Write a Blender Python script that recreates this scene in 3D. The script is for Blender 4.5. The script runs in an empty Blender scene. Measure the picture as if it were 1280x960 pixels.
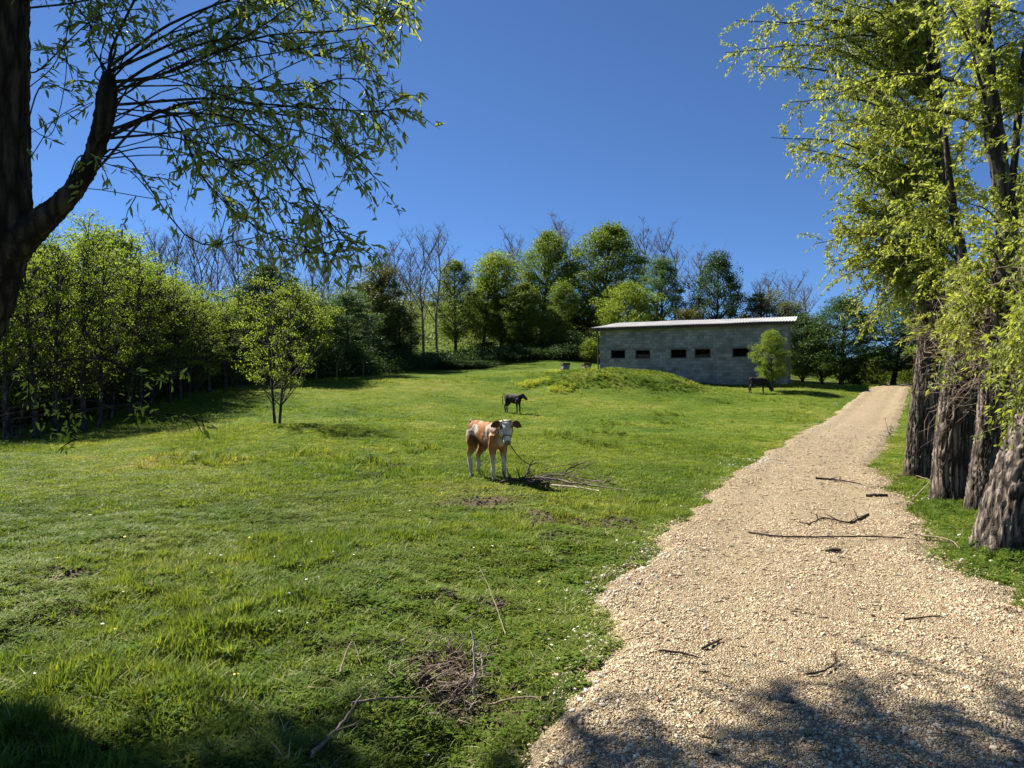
import bpy, math, random
import numpy as np
from mathutils import Vector, Matrix, Euler

C = bpy.context.scene.collection
SC = bpy.context.scene
R = math.radians
rng = np.random.default_rng(7)
random.seed(7)

# ------------------------------------------------------------------ camera
F, CU, HV, CAMZ = 900.0, 640.0, 490.0, 1.6      # focal length and horizon row, in photograph pixels
cam_d = bpy.data.cameras.new('camera')
cam = bpy.data.objects.new('camera', cam_d)
C.objects.link(cam)
cam_d.sensor_width = 36.0
cam_d.lens = 36.0 * F / 1280.0
cam_d.shift_y = (HV - 480.0) / 1280.0
cam_d.clip_start = 0.05
cam_d.clip_end = 3000.0
cam.location = (0, 0, CAMZ)
cam.rotation_euler = (R(90), 0, 0)
SC.camera = cam

# ------------------------------------------------------------------ sky and sun
SUN_AZ, SUN_EL = 50.0, 46.0                      # degrees left of the view direction, above the horizon
w = bpy.data.worlds.new('World')
SC.world = w
w.use_nodes = True
wn, wl = w.node_tree.nodes, w.node_tree.links
sky = wn.new('ShaderNodeTexSky')
sky.sky_type = 'NISHITA'
sky.sun_disc = False
sky.sun_elevation = R(SUN_EL)
sky.sun_rotation = R(-SUN_AZ)
sky.altitude = 6600
sky.air_density = 1.6
sky.dust_density = 0.0
sky.ozone_density = 10.0
wn['Background'].inputs['Strength'].default_value = 0.05
wl.new(sky.outputs[0], wn['Background'].inputs['Color'])
sun_d = bpy.data.lights.new('sun', 'SUN')
sun_d.energy = 4.9
sun_d.angle = R(0.53)
sun_d.color = (1.0, 0.955, 0.88)
sun = bpy.data.objects.new('sun', sun_d)
C.objects.link(sun)
to_sun = Vector((-math.sin(R(SUN_AZ)) * math.cos(R(SUN_EL)), math.cos(R(SUN_AZ)) * math.cos(R(SUN_EL)), math.sin(R(SUN_EL))))
sun.rotation_euler = to_sun.to_track_quat('Z', 'Y').to_euler()
SC.view_settings.view_transform = 'Standard'
SC.view_settings.look = 'None'
SC.view_settings.exposure = 1.4
SC.view_settings.gamma = 1.0
SC.cycles.max_bounces = 6
SC.cycles.diffuse_bounces = 3
SC.cycles.transmission_bounces = 4

# ------------------------------------------------------------------ noise and terrain height
def _hash(ix, iy, seed):
    h = (ix.astype(np.int64) * 374761393 + iy.astype(np.int64) * 668265263 + seed * 982451653) & 0xffffffff
    h = ((h ^ (h >> 13)) * 1274126177) & 0xffffffff
    return ((h ^ (h >> 16)) & 0xffff) / 65535.0

def vnoise(x, y, seed=0):
    x = np.asarray(x, float); y = np.asarray(y, float)
    ix, iy = np.floor(x), np.floor(y)
    fx, fy = x - ix, y - iy
    fx = fx * fx * (3 - 2 * fx); fy = fy * fy * (3 - 2 * fy)
    a = _hash(ix, iy, seed); b = _hash(ix + 1, iy, seed)
    c = _hash(ix, iy + 1, seed); d = _hash(ix + 1, iy + 1, seed)
    return (a * (1 - fx) + b * fx) * (1 - fy) + (c * (1 - fx) + d * fx) * fy

def fbm(x, y, seed=0, oct=4):
    s, a, t = 0, 1.0, 0
    for k in range(oct):
        s = s + a * vnoise(np.asarray(x) * 2 ** k, np.asarray(y) * 2 ** k, seed + k); t += a; a *= 0.5
    return s / t

def sstep(a, b, x):
    t = np.clip((np.asarray(x, float) - a) / (b - a), 0, 1)
    return t * t * (3 - 2 * t)

ctrl = []
def cp(u, v, D): ctrl.append(((u - CU) / F * D, D, CAMZ + D * (HV - v) / F))
def cz(u, D, z): ctrl.append(((u - CU) / F * D, D, z))
for yy in (-8, -3, 2, 7):
    for xx in (-14, -7, -2, 2, 6, 12): ctrl.append((xx, yy, 0.0))
for xx in (-12, -7, -3, 1, 4, 8): ctrl.append((xx, 12, 0.0))
cz(-200, 17, -0.05); cz(100, 17, 0.03); cz(-200, 26, 0.0)
for a in ((60, 545, 26), (348, 530, 22.3), (640, 516, 33), (200, 508, 32), (300, 488, 38), (400, 475, 46), (500, 468, 54), (600, 461, 58),
          (690, 450, 60), (520, 440, 70), (640, 425, 82), (540, 378, 115), (740, 430, 78), (780, 491, 40), (930, 488, 42.5), (1000, 480, 48),
          (985, 481, 44), (1110, 482, 50), (1142, 481, 50), (1060, 500, 38), (1115, 545, 22), (850, 540, 24)): cp(*a)
cz(750, 49, 2.95); cz(705, 49, 2.95); cz(880, 54, 2.5)
cz(-300, 50, 3.0); cz(100, 80, 7); cz(100, 115, 12); cz(900, 80, 5); cz(900, 115, 9); cz(1100, 80, 3); cz(1300, 80, 3); cz(1250, 115, 4)
cz(1250, 20, 0.1); cz(1300, 35, 1.0); cz(1125, 70, 2.3); cz(1400, 50, 2.0)
for u_, z_ in ((-200, 20), (100, 22), (540, 26), (900, 15), (1250, 6), (1500, 6)):
    cz(u_, 260, z_); cz(u_, 600, z_ * 1.1)
ctrl = np.array(ctrl)
def _tps(r2):
    return np.where(r2 > 1e-12, r2 * np.log(np.maximum(r2, 1e-12)), 0.0)
def _fit(c):
    n = len(c); P = c[:, :2] / 50.0
    K = _tps(((P[:, None] - P[None]) ** 2).sum(-1)) + np.eye(n) * 2e-4
    A = np.zeros((n + 3, n + 3)); A[:n, :n] = K; A[:n, n] = 1; A[:n, n + 1:] = P; A[n, :n] = 1; A[n + 1:, :n] = P.T
    return np.linalg.solve(A, np.concatenate([c[:, 2], np.zeros(3)]))
_w = _fit(ctrl)
def base_h(x, y):
    x = np.asarray(x, float); y = np.asarray(y, float)
    sh = x.shape; q = np.stack([x.ravel(), y.ravel()], 1) / 50.0; P = ctrl[:, :2] / 50.0
    out = np.empty(len(q))
    for i in range(0, len(q), 20000):
        s = q[i:i + 20000]
        out[i:i + 20000] = _tps(((s[:, None] - P[None]) ** 2).sum(-1)) @ _w[:len(P)] + _w[len(P)] + s @ _w[len(P) + 1:]
    return out.reshape(sh)

def mound(x, y):
    # grassy spoil bank in front of the shed
    x = np.asarray(x, float); y = np.asarray(y, float)
    ax = sstep(1.0, 4.0, x) * (1 - sstep(8.6, 12.2, x))
    ay = sstep(39.3, 42.6, y + 0.12 * x - 0.8) * (1 - sstep(43.6, 46.5, y + 0.12 * x - 0.8))
    return 0.78 * ax * ay * (0.85 + 0.3 * vnoise(x * 0.8, y * 0.8, 5))

def smooth_h(x, y):
    x = np.asarray(x, float); y = np.asarray(y, float)
    z = base_h(x, y) + mound(x, y)
    # ditch beside the track
    z = z - 0.30 * np.exp(-(((x + 0.30) / 0.42) ** 2 + ((y - 3.35) / 0.75) ** 2))
    return z

def hit(u, v):
    Ds = np.concatenate([np.linspace(1.5, 20, 600), np.linspace(20.05, 120, 1500)])
    d = CAMZ + Ds * (HV - v) / F - smooth_h((u - CU) / F * Ds, Ds)
    k = np.argmax(d <= 0)
    if d[k] > 0: k = len(Ds) - 1
    return (u - CU) / F * Ds[k], Ds[k]

# track edges, x as a function of y
_L = [hit(*p) for p in ((640, 950), (700, 885), (752, 820), (757, 770), (752, 742), (800, 705), (870, 632), (930, 580), (1000, 541), (1060, 503))] 
_Rr = [hit(*p) for p in ((1280, 752), (1190, 700), (1150, 650), (1115, 612), (1098, 582), (1113, 545), (1130, 510))]
PL = np.array([(-2.2, -10), (-1.0, 0), (-0.3, 2.2)] + _L + [(470 / F * 50, 50.0), (33, 64), (45, 90)])
PR = np.array([(3.0, -10), (3.4, 0), (3.7, 3.5)] + _Rr + [(503 / F * 50, 50.0), (37, 64), (49, 90)])
PL = PL[np.argsort(PL[:, 1])]; PR = PR[np.argsort(PR[:, 1])]
def xl(y): return np.interp(y, PL[:, 1], PL[:, 0]) + (vnoise(np.asarray(y) * 2.2, np.asarray(y) * 0 + 3, 11) - 0.5) * 0.30 + (vnoise(np.asarray(y) * 7, np.asarray(y) * 0 + 3, 12) - 0.5) * 0.14
def xr(y): return np.interp(y, PR[:, 1], PR[:, 0]) + (vnoise(np.asarray(y) * 2.2, np.asarray(y) * 0 + 9, 13) - 0.5) * 0.35 + (vnoise(np.asarray(y) * 7, np.asarray(y) * 0 + 3, 14) - 0.5) * 0.14
def track_mask(x, y, soft=0.12):
    return sstep(-soft, soft, x - xl(y)) * sstep(-soft, soft, xr(y) - x)

MUD = []   # (x, y, rx, ry, strength)
for (u, v, ru, rv, s) in ((600, 627, 50, 9, .8), (668, 650, 34, 12, .9), (722, 654, 18, 6, .9), (775, 652, 26, 13, .7), (690, 676, 34, 7, .6), (560, 835, 42, 45, .95),
                          (612, 748, 22, 8, .8), (395, 800, 34, 16, .55), (80, 720, 34, 10, .75), (205, 768, 36, 10, .5), (560, 745, 18, 7, .5), (380, 790, 26, 9, .5),
                          (480, 582, 18, 4, .5), (470, 597, 12, 3, .6), (700, 600, 60, 9, .45), (440, 590, 14, 3, .4), (630, 860, 50, 40, .5), (100, 758, 30, 7, .5)):
    x, y = hit(u, v); MUD.append((x, y, ru / F * y, abs(hit(u, v - rv)[1] - hit(u, v + rv)[1]) / 2 + 0.02, s))
def mud_mask(x, y):
    x = np.asarray(x, float); y = np.asarray(y, float)
    m = np.zeros(x.shape)
    wob = (fbm(x * 5, y * 5, 31, 3) - 0.5) * 1.5
    for (mx, my, rx, ry, s) in MUD:
        d = ((x - mx) / rx) ** 2 + ((y - my) / ry) ** 2
        m = np.maximum(m, s * (1 - sstep(0.35, 1.35, d + wob)))
    return m

def micro(x, y):
    near = np.exp(-np.maximum(np.asarray(y) - 4, 0) / 14)
    b = (fbm(x * 1.6, y * 1.6, 21, 4) - 0.5) * 0.16 * near + (fbm(x * 0.35, y * 0.35, 25, 3) - 0.5) * 0.22
    b = b + (fbm(x * 6, y * 6, 27, 3) - 0.5) * 0.11 * near
    return b * sstep(-0.1, 0.9, np.maximum(xl(y) - x, x - xr(y)))

def terrain_h(x, y):
    x = np.asarray(x, float); y = np.asarray(y, float)
    return smooth_h(x, y) + micro(x, y) - 0.05 * track_mask(x, y, 0.15) + mud_mask(x, y) * (fbm(x * 9, y * 9, 41, 3) - 0.55) * 0.09 * np.exp(-np.maximum(y - 12, 0) / 12)

def gz(x, y): return float(terrain_h(np.array([x]), np.array([y]))[0])
def at(u, v, D): return np.array([(u - CU) / F * D, D, CAMZ + D * (HV - v) / F])

# ------------------------------------------------------------------ object helpers
def tag(o, label=None, cat=None, group=None, kind=None):
    if label: o['label'] = label
    if cat: o['category'] = cat
    if group: o['group'] = group
    if kind: o['kind'] = kind
    return o
def empty(name, loc=(0, 0, 0), rz=0.0, scale=(1, 1, 1)):
    o = bpy.data.objects.new(name, None); C.objects.link(o)
    o.location = loc; o.rotation_euler = (0, 0, rz); o.scale = scale; o.empty_display_size = 0.2
    return o
def link(name, me, parent=None, mat=None):
    o = bpy.data.objects.new(name, me); C.objects.link(o)
    if parent is not None: o.parent = parent
    if mat is not None and not me.materials: me.materials.append(mat)
    return o
def mesh(name, V, Q=None, T=None, smooth=True, mat=None):
    """numpy mesh: V (n,3), Q (m,4) quads, T (k,3) triangles"""
    me = bpy.data.meshes.new(name)
    V = np.asarray(V, np.float32).reshape(-1, 3)
    Q = np.zeros((0, 4), np.int32) if Q is None else np.asarray(Q, np.int32).reshape(-1, 4)
    T = np.zeros((0, 3), np.int32) if T is None else np.asarray(T, np.int32).reshape(-1, 3)
    me.vertices.add(len(V)); me.vertices.foreach_set('co', V.ravel())
    loops = np.concatenate([Q.ravel(), T.ravel()]).astype(np.int32)
    me.loops.add(len(loops)); me.loops.foreach_set('vertex_index', loops)
    n = len(Q) + len(T)
    start = np.concatenate([np.arange(len(Q)) * 4, len(Q) * 4 + np.arange(len(T)) * 3]).astype(np.int32)
    me.polygons.add(n); me.polygons.foreach_set('loop_start', start)
    me.polygons.foreach_set('use_smooth', np.full(n, smooth))
    me.update(calc_edges=True); me.validate()
    if mat: me.materials.append(mat)
    return me
def fattr(me, name, vals):
    a = me.attributes.new(name, 'FLOAT', 'POINT'); a.data.foreach_set('value', np.asarray(vals, np.float32))
def cattr(me, name, cols):
    a = me.attributes.new(name, 'FLOAT_COLOR', 'POINT')
    c = np.ones((len(cols), 4), np.float32); c[:, :3] = cols; a.data.foreach_set('color', c.ravel())

class MB:
    """collects geometry of one mesh"""
    def __init__(s): s.V, s.Q, s.T, s.n = [], [], [], 0
    def add(s, V, Q=None, T=None):
        V = np.asarray(V, float).reshape(-1, 3)
        if Q is not None and len(Q): s.Q.append(np.asarray(Q) + s.n)
        if T is not None and len(T): s.T.append(np.asarray(T) + s.n)
        s.V.append(V); s.n += len(V)
    def box(s, x0, x1, y0, y1, z0, z1):
        s.add([(x0, y0, z0), (x1, y0, z0), (x1, y1, z0), (x0, y1, z0), (x0, y0, z1), (x1, y0, z1), (x1, y1, z1), (x0, y1, z1)],
              [(3, 2, 1, 0), (4, 5, 6, 7), (0, 1, 5, 4), (1, 2, 6, 5), (2, 3, 7, 6), (3, 0, 4, 7)])
    def tube(s, P, r, k=6, cap=True):
        P = np.asarray(P, float); n = len(P); r = np.broadcast_to(np.asarray(r, float), (n,))
        t = np.gradient(P, axis=0); t /= np.linalg.norm(t, axis=1)[:, None] + 1e-9
        ref = np.array([0, 0, 1.0]) if abs(t[:, 2]).mean() < 0.8 else np.array([1.0, 0, 0])
        a = np.cross(t, ref); a /= np.linalg.norm(a, axis=1)[:, None] + 1e-9
        b = np.cross(t, a)
        th = np.arange(k) / k * 2 * math.pi
        V = P[:, None] + r[:, None, None] * (a[:, None] * np.cos(th)[None, :, None] + b[:, None] * np.sin(th)[None, :, None])
        i = np.arange(n - 1)[:, None] * k; j = np.arange(k)[None]; j2 = (j + 1) % k
        Q = np.stack([i + j, i + j2, i + k + j2, i + k + j], -1).reshape(-1, 4)
        T = None
        if cap:
            T = [(0, q + 1, q) if False else (0, q, q + 1) for q in range(1, k - 1)] + [((n - 1) * k, (n - 1) * k + q + 1, (n - 1) * k + q) for q in range(1, k - 1)]
        s.add(V.reshape(-1, 3), Q, T)
    def build(s, name, mat=None, smooth=True):
        return mesh(name, np.concatenate(s.V) if s.V else np.zeros((0, 3)), np.concatenate(s.Q) if s.Q else None, np.concatenate(s.T) if s.T else None, smooth, mat)

def unit(a): return a / (np.linalg.norm(a, axis=-1, keepdims=True) + 1e-9)
def curve(pts, n):
    """Catmull-Rom through pts, n samples"""
    P = np.asarray(pts, float)
    if len(P) == 2: return P[0] + (P[1] - P[0]) * np.linspace(0, 1, n)[:, None]
    E = np.concatenate([[2 * P[0] - P[1]], P, [2 * P[-1] - P[-2]]])
    t = np.linspace(0, len(P) - 1 - 1e-6, n); i = t.astype(int); f = (t - i)[:, None]
    p0, p1, p2, p3 = E[i], E[i + 1], E[i + 2], E[i + 3]
    return 0.5 * (2 * p1 + (p2 - p0) * f + (2 * p0 - 5 * p1 + 4 * p2 - p3) * f ** 2 + (3 * p1 - p0 - 3 * p2 + p3) * f ** 3)

class Leaves:
    """collects leaf positions, directions and sizes"""
    def __init__(s): s.p, s.d, s.l, s.nb = [], [], [], []
    def add(s, p, d, l, nb=None):
        p = np.asarray(p, float).reshape(-1, 3)
        s.p.append(p); s.d.append(np.broadcast_to(d, p.shape)); s.l.append(np.broadcast_to(l, (len(p),)))
        s.nb.append(np.broadcast_to(np.array([0, 0, 0.5]) if nb is None else nb, p.shape))
    def build(s, name, mat, rg, width=0.34, fine=False):
        p = np.concatenate(s.p); d = unit(np.concatenate(s.d)); l = np.concatenate(s.l)[:, None]; nb = np.concatenate(s.nb)
        nrm = unit(rg.normal(size=p.shape) * 0.75 + nb)
        side = unit(np.cross(d, nrm)); nrm = np.cross(side, d)
        wd = l * width * rg.uniform(0.8, 1.2, (len(p), 1))
        n = len(p)
        if fine:   # lanceolate leaf, folded on its midrib and drooping at the tip
            k = 6
            V = np.stack([p, p + d * l * .3 + side * wd * .48 + nrm * wd * .16, p + d * l * .68 + side * wd * .36 + nrm * wd * .08 - nrm * l * .03,
                          p + d * l - nrm * l * .10, p + d * l * .68 - side * wd * .36 + nrm * wd * .08 - nrm * l * .03, p + d * l * .3 - side * wd * .48 + nrm * wd * .16], 1)
            b = np.arange(n)[:, None] * k
            Q = np.concatenate([b + np.array([0, 1, 2, 3]), b + np.array([0, 3, 4, 5])])
        else:
            k = 4
            V = np.stack([p, p + d * l * .45 + side * wd * .5, p + d * l - nrm * l * .08, p + d * l * .45 - side * wd * .5], 1)
            Q = np.arange(n)[:, None] * k + np.array([0, 1, 2, 3])
        return mesh(name, V.reshape(-1, 3), Q, None, False, mat)

# ------------------------------------------------------------------ materials
def newmat(name):
    m = bpy.data.materials.new(name); m.use_nodes = True
    nt = m.node_tree; nt.nodes.clear()
    out = nt.nodes.new('ShaderNodeOutputMaterial')
    return m, nt, out
def nd(nt, t, **kw):
    n = nt.nodes.new(t)
    for k, v in kw.items():
        if k.startswith('i_'):
            n.inputs[k[2:].replace('_', ' ')].default_value = v
        else: setattr(n, k, v)
    return n
def ramp(nt, fac, stops, interp='LINEAR'):
    n = nt.nodes.new('ShaderNodeValToRGB'); n.color_ramp.interpolation = interp
    e = n.color_ramp.elements
    while len(e) < len(stops): e.new(0.5)
    for q, (p, c) in zip(e, stops): q.position = p; q.color = (*c, 1)
    nt.links.new(fac, n.inputs[0]); return n.outputs[0]
def mixc(nt, fac, a, b, mode='MIX'):
    n = nt.nodes.new('ShaderNodeMix'); n.data_type = 'RGBA'; n.blend_type = mode
    for sock, v in ((n.inputs[0], fac), (n.inputs[6], a), (n.inputs[7], b)):
        if isinstance(v, bpy.types.NodeSocket): nt.links.new(v, sock)
        elif isinstance(v, (int, float)): sock.default_value = v
        else: sock.default_value = (*v, 1)
    return n.outputs[2]
def math_(nt, op, a, b=None, c=None):
    n = nt.nodes.new('ShaderNodeMath'); n.operation = op
    for s, v in zip(n.inputs, (a, b, c)):
        if v is None: continue
        if isinstance(v, bpy.types.NodeSocket): nt.links.new(v, s)
        else: s.default_value = v
    return n.outputs[0]
def noise(nt, vec, scale, detail=4, rough=0.55, dim='3D'):
    n = nd(nt, 'ShaderNodeTexNoise'); n.inputs['Scale'].default_value = scale; n.inputs['Detail'].default_value = detail; n.inputs['Roughness'].default_value = rough
    if vec is not None: nt.links.new(vec, n.inputs['Vector'])
    return n
def mapr(nt, v, a, b, c=0.0, d=1.0):
    n = nd(nt, 'ShaderNodeMapRange'); n.inputs[1].default_value = a; n.inputs[2].default_value = b; n.inputs[3].default_value = c; n.inputs[4].default_value = d
    nt.links.new(v, n.inputs[0]); return n.outputs[0]

def leaf_mat(name, cols, trans=0.35, gloss=0.55, tint=(1.0, 1.0, 0.55), spec=0.25):
    """cols: three leaf colours dark to light"""
    m, nt, out = newmat(name)
    g = nd(nt, 'ShaderNodeNewGeometry'); oi = nd(nt, 'ShaderNodeObjectInfo')
    n = noise(nt, g.outputs['Position'], 0.9, 2)
    f = math_(nt, 'ADD', math_(nt, 'MULTIPLY', g.outputs['Random Per Island'], 0.55), math_(nt, 'MULTIPLY', n.outputs[0], 0.5))
    f = math_(nt, 'ADD', f, math_(nt, 'MULTIPLY', math_(nt, 'SUBTRACT', oi.outputs['Random'], 0.5), 0.22))
    col = ramp(nt, f, [(0.15, cols[0]), (0.5, cols[1]), (0.9, cols[2])])
    p = nd(nt, 'ShaderNodeBsdfPrincipled'); p.inputs['Roughness'].default_value = gloss; p.inputs['Specular IOR Level'].default_value = spec
    nt.links.new(col, p.inputs['Base Color'])
    t = nd(nt, 'ShaderNodeBsdfTranslucent')
    nt.links.new(mixc(nt, 1.0, col, tuple(x * 1.6 for x in tint), 'MULTIPLY'), t.inputs['Color'])
    mx = nd(nt, 'ShaderNodeMixShader'); mx.inputs[0].default_value = trans
    nt.links.new(p.outputs[0], mx.inputs[1]); nt.links.new(t.outputs[0], mx.inputs[2]); nt.links.new(mx.outputs[0], out.inputs[0])
    return m

def bark_mat(name, dark, light, scale=6.0, bump=0.6, stretch=0.18, moss=None, lo=.36, hi=.62):
    m, nt, out = newmat(name)
    tc = nd(nt, 'ShaderNodeTexCoord'); mp = nd(nt, 'ShaderNodeMapping'); mp.inputs['Scale'].default_value = (1, 1, stretch)
    nt.links.new(tc.outputs['Object'], mp.inputs[0])
    n1 = noise(nt, mp.outputs[0], scale * 3, 6, 0.7); n2 = noise(nt, tc.outputs['Object'], scale * 0.35, 3)
    vz = nd(nt, 'ShaderNodeTexVoronoi'); vz.feature = 'DISTANCE_TO_EDGE'; vz.inputs['Scale'].default_value = scale * 2.2; nt.links.new(mp.outputs[0], vz.inputs['Vector'])
    h = math_(nt, 'ADD', math_(nt, 'MULTIPLY', n1.outputs[0], 0.7), math_(nt, 'MULTIPLY', vz.outputs[0], 0.8))
    col = ramp(nt, h, [(lo, dark), ((lo + hi) / 2, tuple(a * .65 + b * .35 for a, b in zip(dark, light))), (hi, light)])
    if moss: col = mixc(nt, mapr(nt, n2.outputs[0], 0.52, 0.68, 0, 0.7), col, moss)
    p = nd(nt, 'ShaderNodeBsdfPrincipled'); p.inputs['Roughness'].default_value = 0.9; p.inputs['Specular IOR Level'].default_value = 0.2
    nt.links.new(col, p.inputs['Base Color'])
    bp = nd(nt, 'ShaderNodeBump'); bp.inputs['Strength'].default_value = bump; bp.inputs['Distance'].default_value = 0.03
    nt.links.new(h, bp.inputs['Height']); nt.links.new(bp.outputs[0], p.inputs['Normal'])
    nt.links.new(p.outputs[0], out.inputs[0]); return m

def plain_mat(name, col, rough=0.8, var=0.3, scale=8.0, spec=0.3, bump=0.2, island=0.0):
    m, nt, out = newmat(name)
    tc = nd(nt, 'ShaderNodeTexCoord'); n = noise(nt, tc.outputs['Object'], scale, 5, 0.6)
    c = mixc(nt, mapr(nt, n.outputs[0], 0.3, 0.7), tuple(x * (1 - var) for x in col), tuple(min(1, x * (1 + var)) for x in col))
    if island:
        g = nd(nt, 'ShaderNodeNewGeometry')
        c = mixc(nt, 1.0, c, ramp(nt, g.outputs['Random Per Island'], [(0, (1 - island,) * 3), (1, (1, 1, 1))]), 'MULTIPLY')
    p = nd(nt, 'ShaderNodeBsdfPrincipled'); p.inputs['Roughness'].default_value = rough; p.inputs['Specular IOR Level'].default_value = spec
    nt.links.new(c, p.inputs['Base Color'])
    bp = nd(nt, 'ShaderNodeBump'); bp.inputs['Strength'].default_value = bump; bp.inputs['Distance'].default_value = 0.02
    nt.links.new(n.outputs[0], bp.inputs['Height']); nt.links.new(bp.outputs[0], p.inputs['Normal'])
    nt.links.new(p.outputs[0], out.inputs[0]); return m

def grass_colour(nt):
    """field colour from world position: straw, fresh and dark patches"""
    g = nd(nt, 'ShaderNodeNewGeometry'); pos = g.outputs['Position']
    a = noise(nt, pos, 0.16, 3).outputs[0]; b = noise(nt, pos, 0.55, 4, 0.6).outputs[0]; c = noise(nt, pos, 2.6, 5, 0.7).outputs[0]
    f = math_(nt, 'ADD', math_(nt, 'ADD', math_(nt, 'MULTIPLY', a, 0.45), math_(nt, 'MULTIPLY', b, 0.35)), math_(nt, 'MULTIPLY', c, 0.25))
    col = ramp(nt, f, [(0.36, (0.046, 0.092, 0.012)), (0.46, (0.093, 0.148, 0.021)), (0.56, (0.146, 0.192, 0.030)), (0.67, (0.25, 0.245, 0.072))])
    return col, pos, c

M = {}
m, nt, out = newmat('pasture_ground')
col, pos, c = grass_colour(nt)
am = nd(nt, 'ShaderNodeAttribute'); am.attribute_name = 'mud'
fine = noise(nt, pos, 28, 4, 0.7).outputs[0]
col = mixc(nt, 1.0, col, ramp(nt, fine, [(0.3, (0.40, 0.45, 0.36)), (0.7, (0.95, 0.92, 0.9))]), 'MULTIPLY')
soil = ramp(nt, fine, [(0.3, (0.045, 0.030, 0.020)), (0.7, (0.17, 0.125, 0.085))])
th = nd(nt, 'ShaderNodeAttribute'); th.attribute_name = 'thatch_shade'
col = mixc(nt, math_(nt, 'MULTIPLY', th.outputs['Fac'], 0.65), col, ramp(nt, fine, [(0.3, (0.022, 0.026, 0.008)), (0.7, (0.075, 0.070, 0.026))]))  # dark thatch tone near the camera, also painting shade pockets between tufts
col = mixc(nt, am.outputs['Fac'], col, soil)
p = nd(nt, 'ShaderNodeBsdfPrincipled'); p.inputs['Roughness'].default_value = 0.95; p.inputs['Specular IOR Level'].default_value = 0.03
nt.links.new(col, p.inputs['Base Color'])
bp = nd(nt, 'ShaderNodeBump'); bp.inputs['Strength'].default_value = 0.9; bp.inputs['Distance'].default_value = 0.06
nt.links.new(math_(nt, 'ADD', math_(nt, 'MULTIPLY', c, 1.0), math_(nt, 'MULTIPLY', fine, 0.5)), bp.inputs['Height']); nt.links.new(bp.outputs[0], p.inputs['Normal'])
nt.links.new(p.outputs[0], out.inputs[0]); M['ground'] = m

m, nt, out = newmat('gravel')
g = nd(nt, 'ShaderNodeNewGeometry'); pos = g.outputs['Position']
vo = nd(nt, 'ShaderNodeTexVoronoi'); vo.inputs['Scale'].default_value = 60; nt.links.new(pos, vo.inputs['Vector'])
ve = nd(nt, 'ShaderNodeTexVoronoi'); ve.feature = 'DISTANCE_TO_EDGE'; ve.inputs['Scale'].default_value = 60; nt.links.new(pos, ve.inputs['Vector'])
sep = nd(nt, 'ShaderNodeSeparateColor'); nt.links.new(vo.outputs['Color'], sep.inputs[0])
stone = ramp(nt, sep.outputs[0], [(0.0, (0.30, 0.21, 0.11)), (0.4, (0.47, 0.355, 0.19)), (0.75, (0.56, 0.45, 0.28)), (1.0, (0.64, 0.56, 0.40))])
big = noise(nt, pos, 0.9, 4, 0.6).outputs[0]
stone = mixc(nt, mapr(nt, big, 0.45, 0.7, 0, 0.45), stone, (0.40, 0.26, 0.155))
stone = mixc(nt, mapr(nt, ve.outputs[0], 0.0, 0.08, 0.7, 0.0), stone, (0.15, 0.105, 0.062))
p = nd(nt, 'ShaderNodeBsdfPrincipled'); p.inputs['Roughness'].default_value = 0.9; p.inputs['Specular IOR Level'].default_value = 0.2
nt.links.new(stone, p.inputs['Base Color'])
hh = math_(nt, 'ADD', mapr(nt, ve.outputs[0], 0, 0.3), noise(nt, pos, 9, 5).outputs[0])
bp = nd(nt, 'ShaderNodeBump'); bp.inputs['Strength'].default_value = 0.9; bp.inputs['Distance'].default_value = 0.02
nt.links.new(hh, bp.inputs['Height']); nt.links.new(bp.outputs[0], p.inputs['Normal']); nt.links.new(p.outputs[0], out.inputs[0]); M['gravel'] = m

m, nt, out = newmat('loose_stone')
oi = nd(nt, 'ShaderNodeObjectInfo'); tc = nd(nt, 'ShaderNodeTexCoord')
n = noise(nt, tc.outputs['Object'], 3, 4)
col = ramp(nt, oi.outputs['Random'], [(0.0, (0.20, 0.12, 0.075)), (0.10, (0.36, 0.24, 0.15)), (0.25, (0.50, 0.375, 0.22)), (0.6, (0.60, 0.48, 0.30)), (0.88, (0.66, 0.56, 0.38)), (1.0, (0.72, 0.66, 0.51))])
col = mixc(nt, 1.0, col, ramp(nt, n.outputs[0], [(0.3, (0.75, 0.73, 0.7)), (0.7, (1.05, 1.05, 1.05))]), 'MULTIPLY')
p = nd(nt, 'ShaderNodeBsdfPrincipled'); p.inputs['Roughness'].default_value = 0.85; p.inputs['Specular IOR Level'].default_value = 0.25
nt.links.new(col, p.inputs['Base Color']); nt.links.new(p.outputs[0], out.inputs[0]); M['stone'] = m

m, nt, out = newmat('grass_blade')
col, pos, c = grass_colour(nt)
oi = nd(nt, 'ShaderNodeObjectInfo')
col = mixc(nt, 1.0, col, ramp(nt, oi.outputs['Random'], [(0, (0.8, 0.88, 0.75)), (0.6, (1.2, 1.18, 1.1)), (0.9, (1.5, 1.35, 1.3)), (1.0, (2.0, 1.65, 1.8))]), 'MULTIPLY')
p = nd(nt, 'ShaderNodeBsdfPrincipled'); p.inputs['Roughness'].default_value = 0.6; p.inputs['Specular IOR Level'].default_value = 0.12
nt.links.new(col, p.inputs['Base Color'])
t = nd(nt, 'ShaderNodeBsdfTranslucent'); nt.links.new(mixc(nt, 1.0, col, (1.6, 1.5, 0.9), 'MULTIPLY'), t.inputs['Color'])
mx = nd(nt, 'ShaderNodeMixShader'); mx.inputs[0].default_value = 0.35
nt.links.new(p.outputs[0], mx.inputs[1]); nt.links.new(t.outputs[0], mx.inputs[2]); nt.links.new(mx.outputs[0], out.inputs[0]); M['grass'] = m

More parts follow.
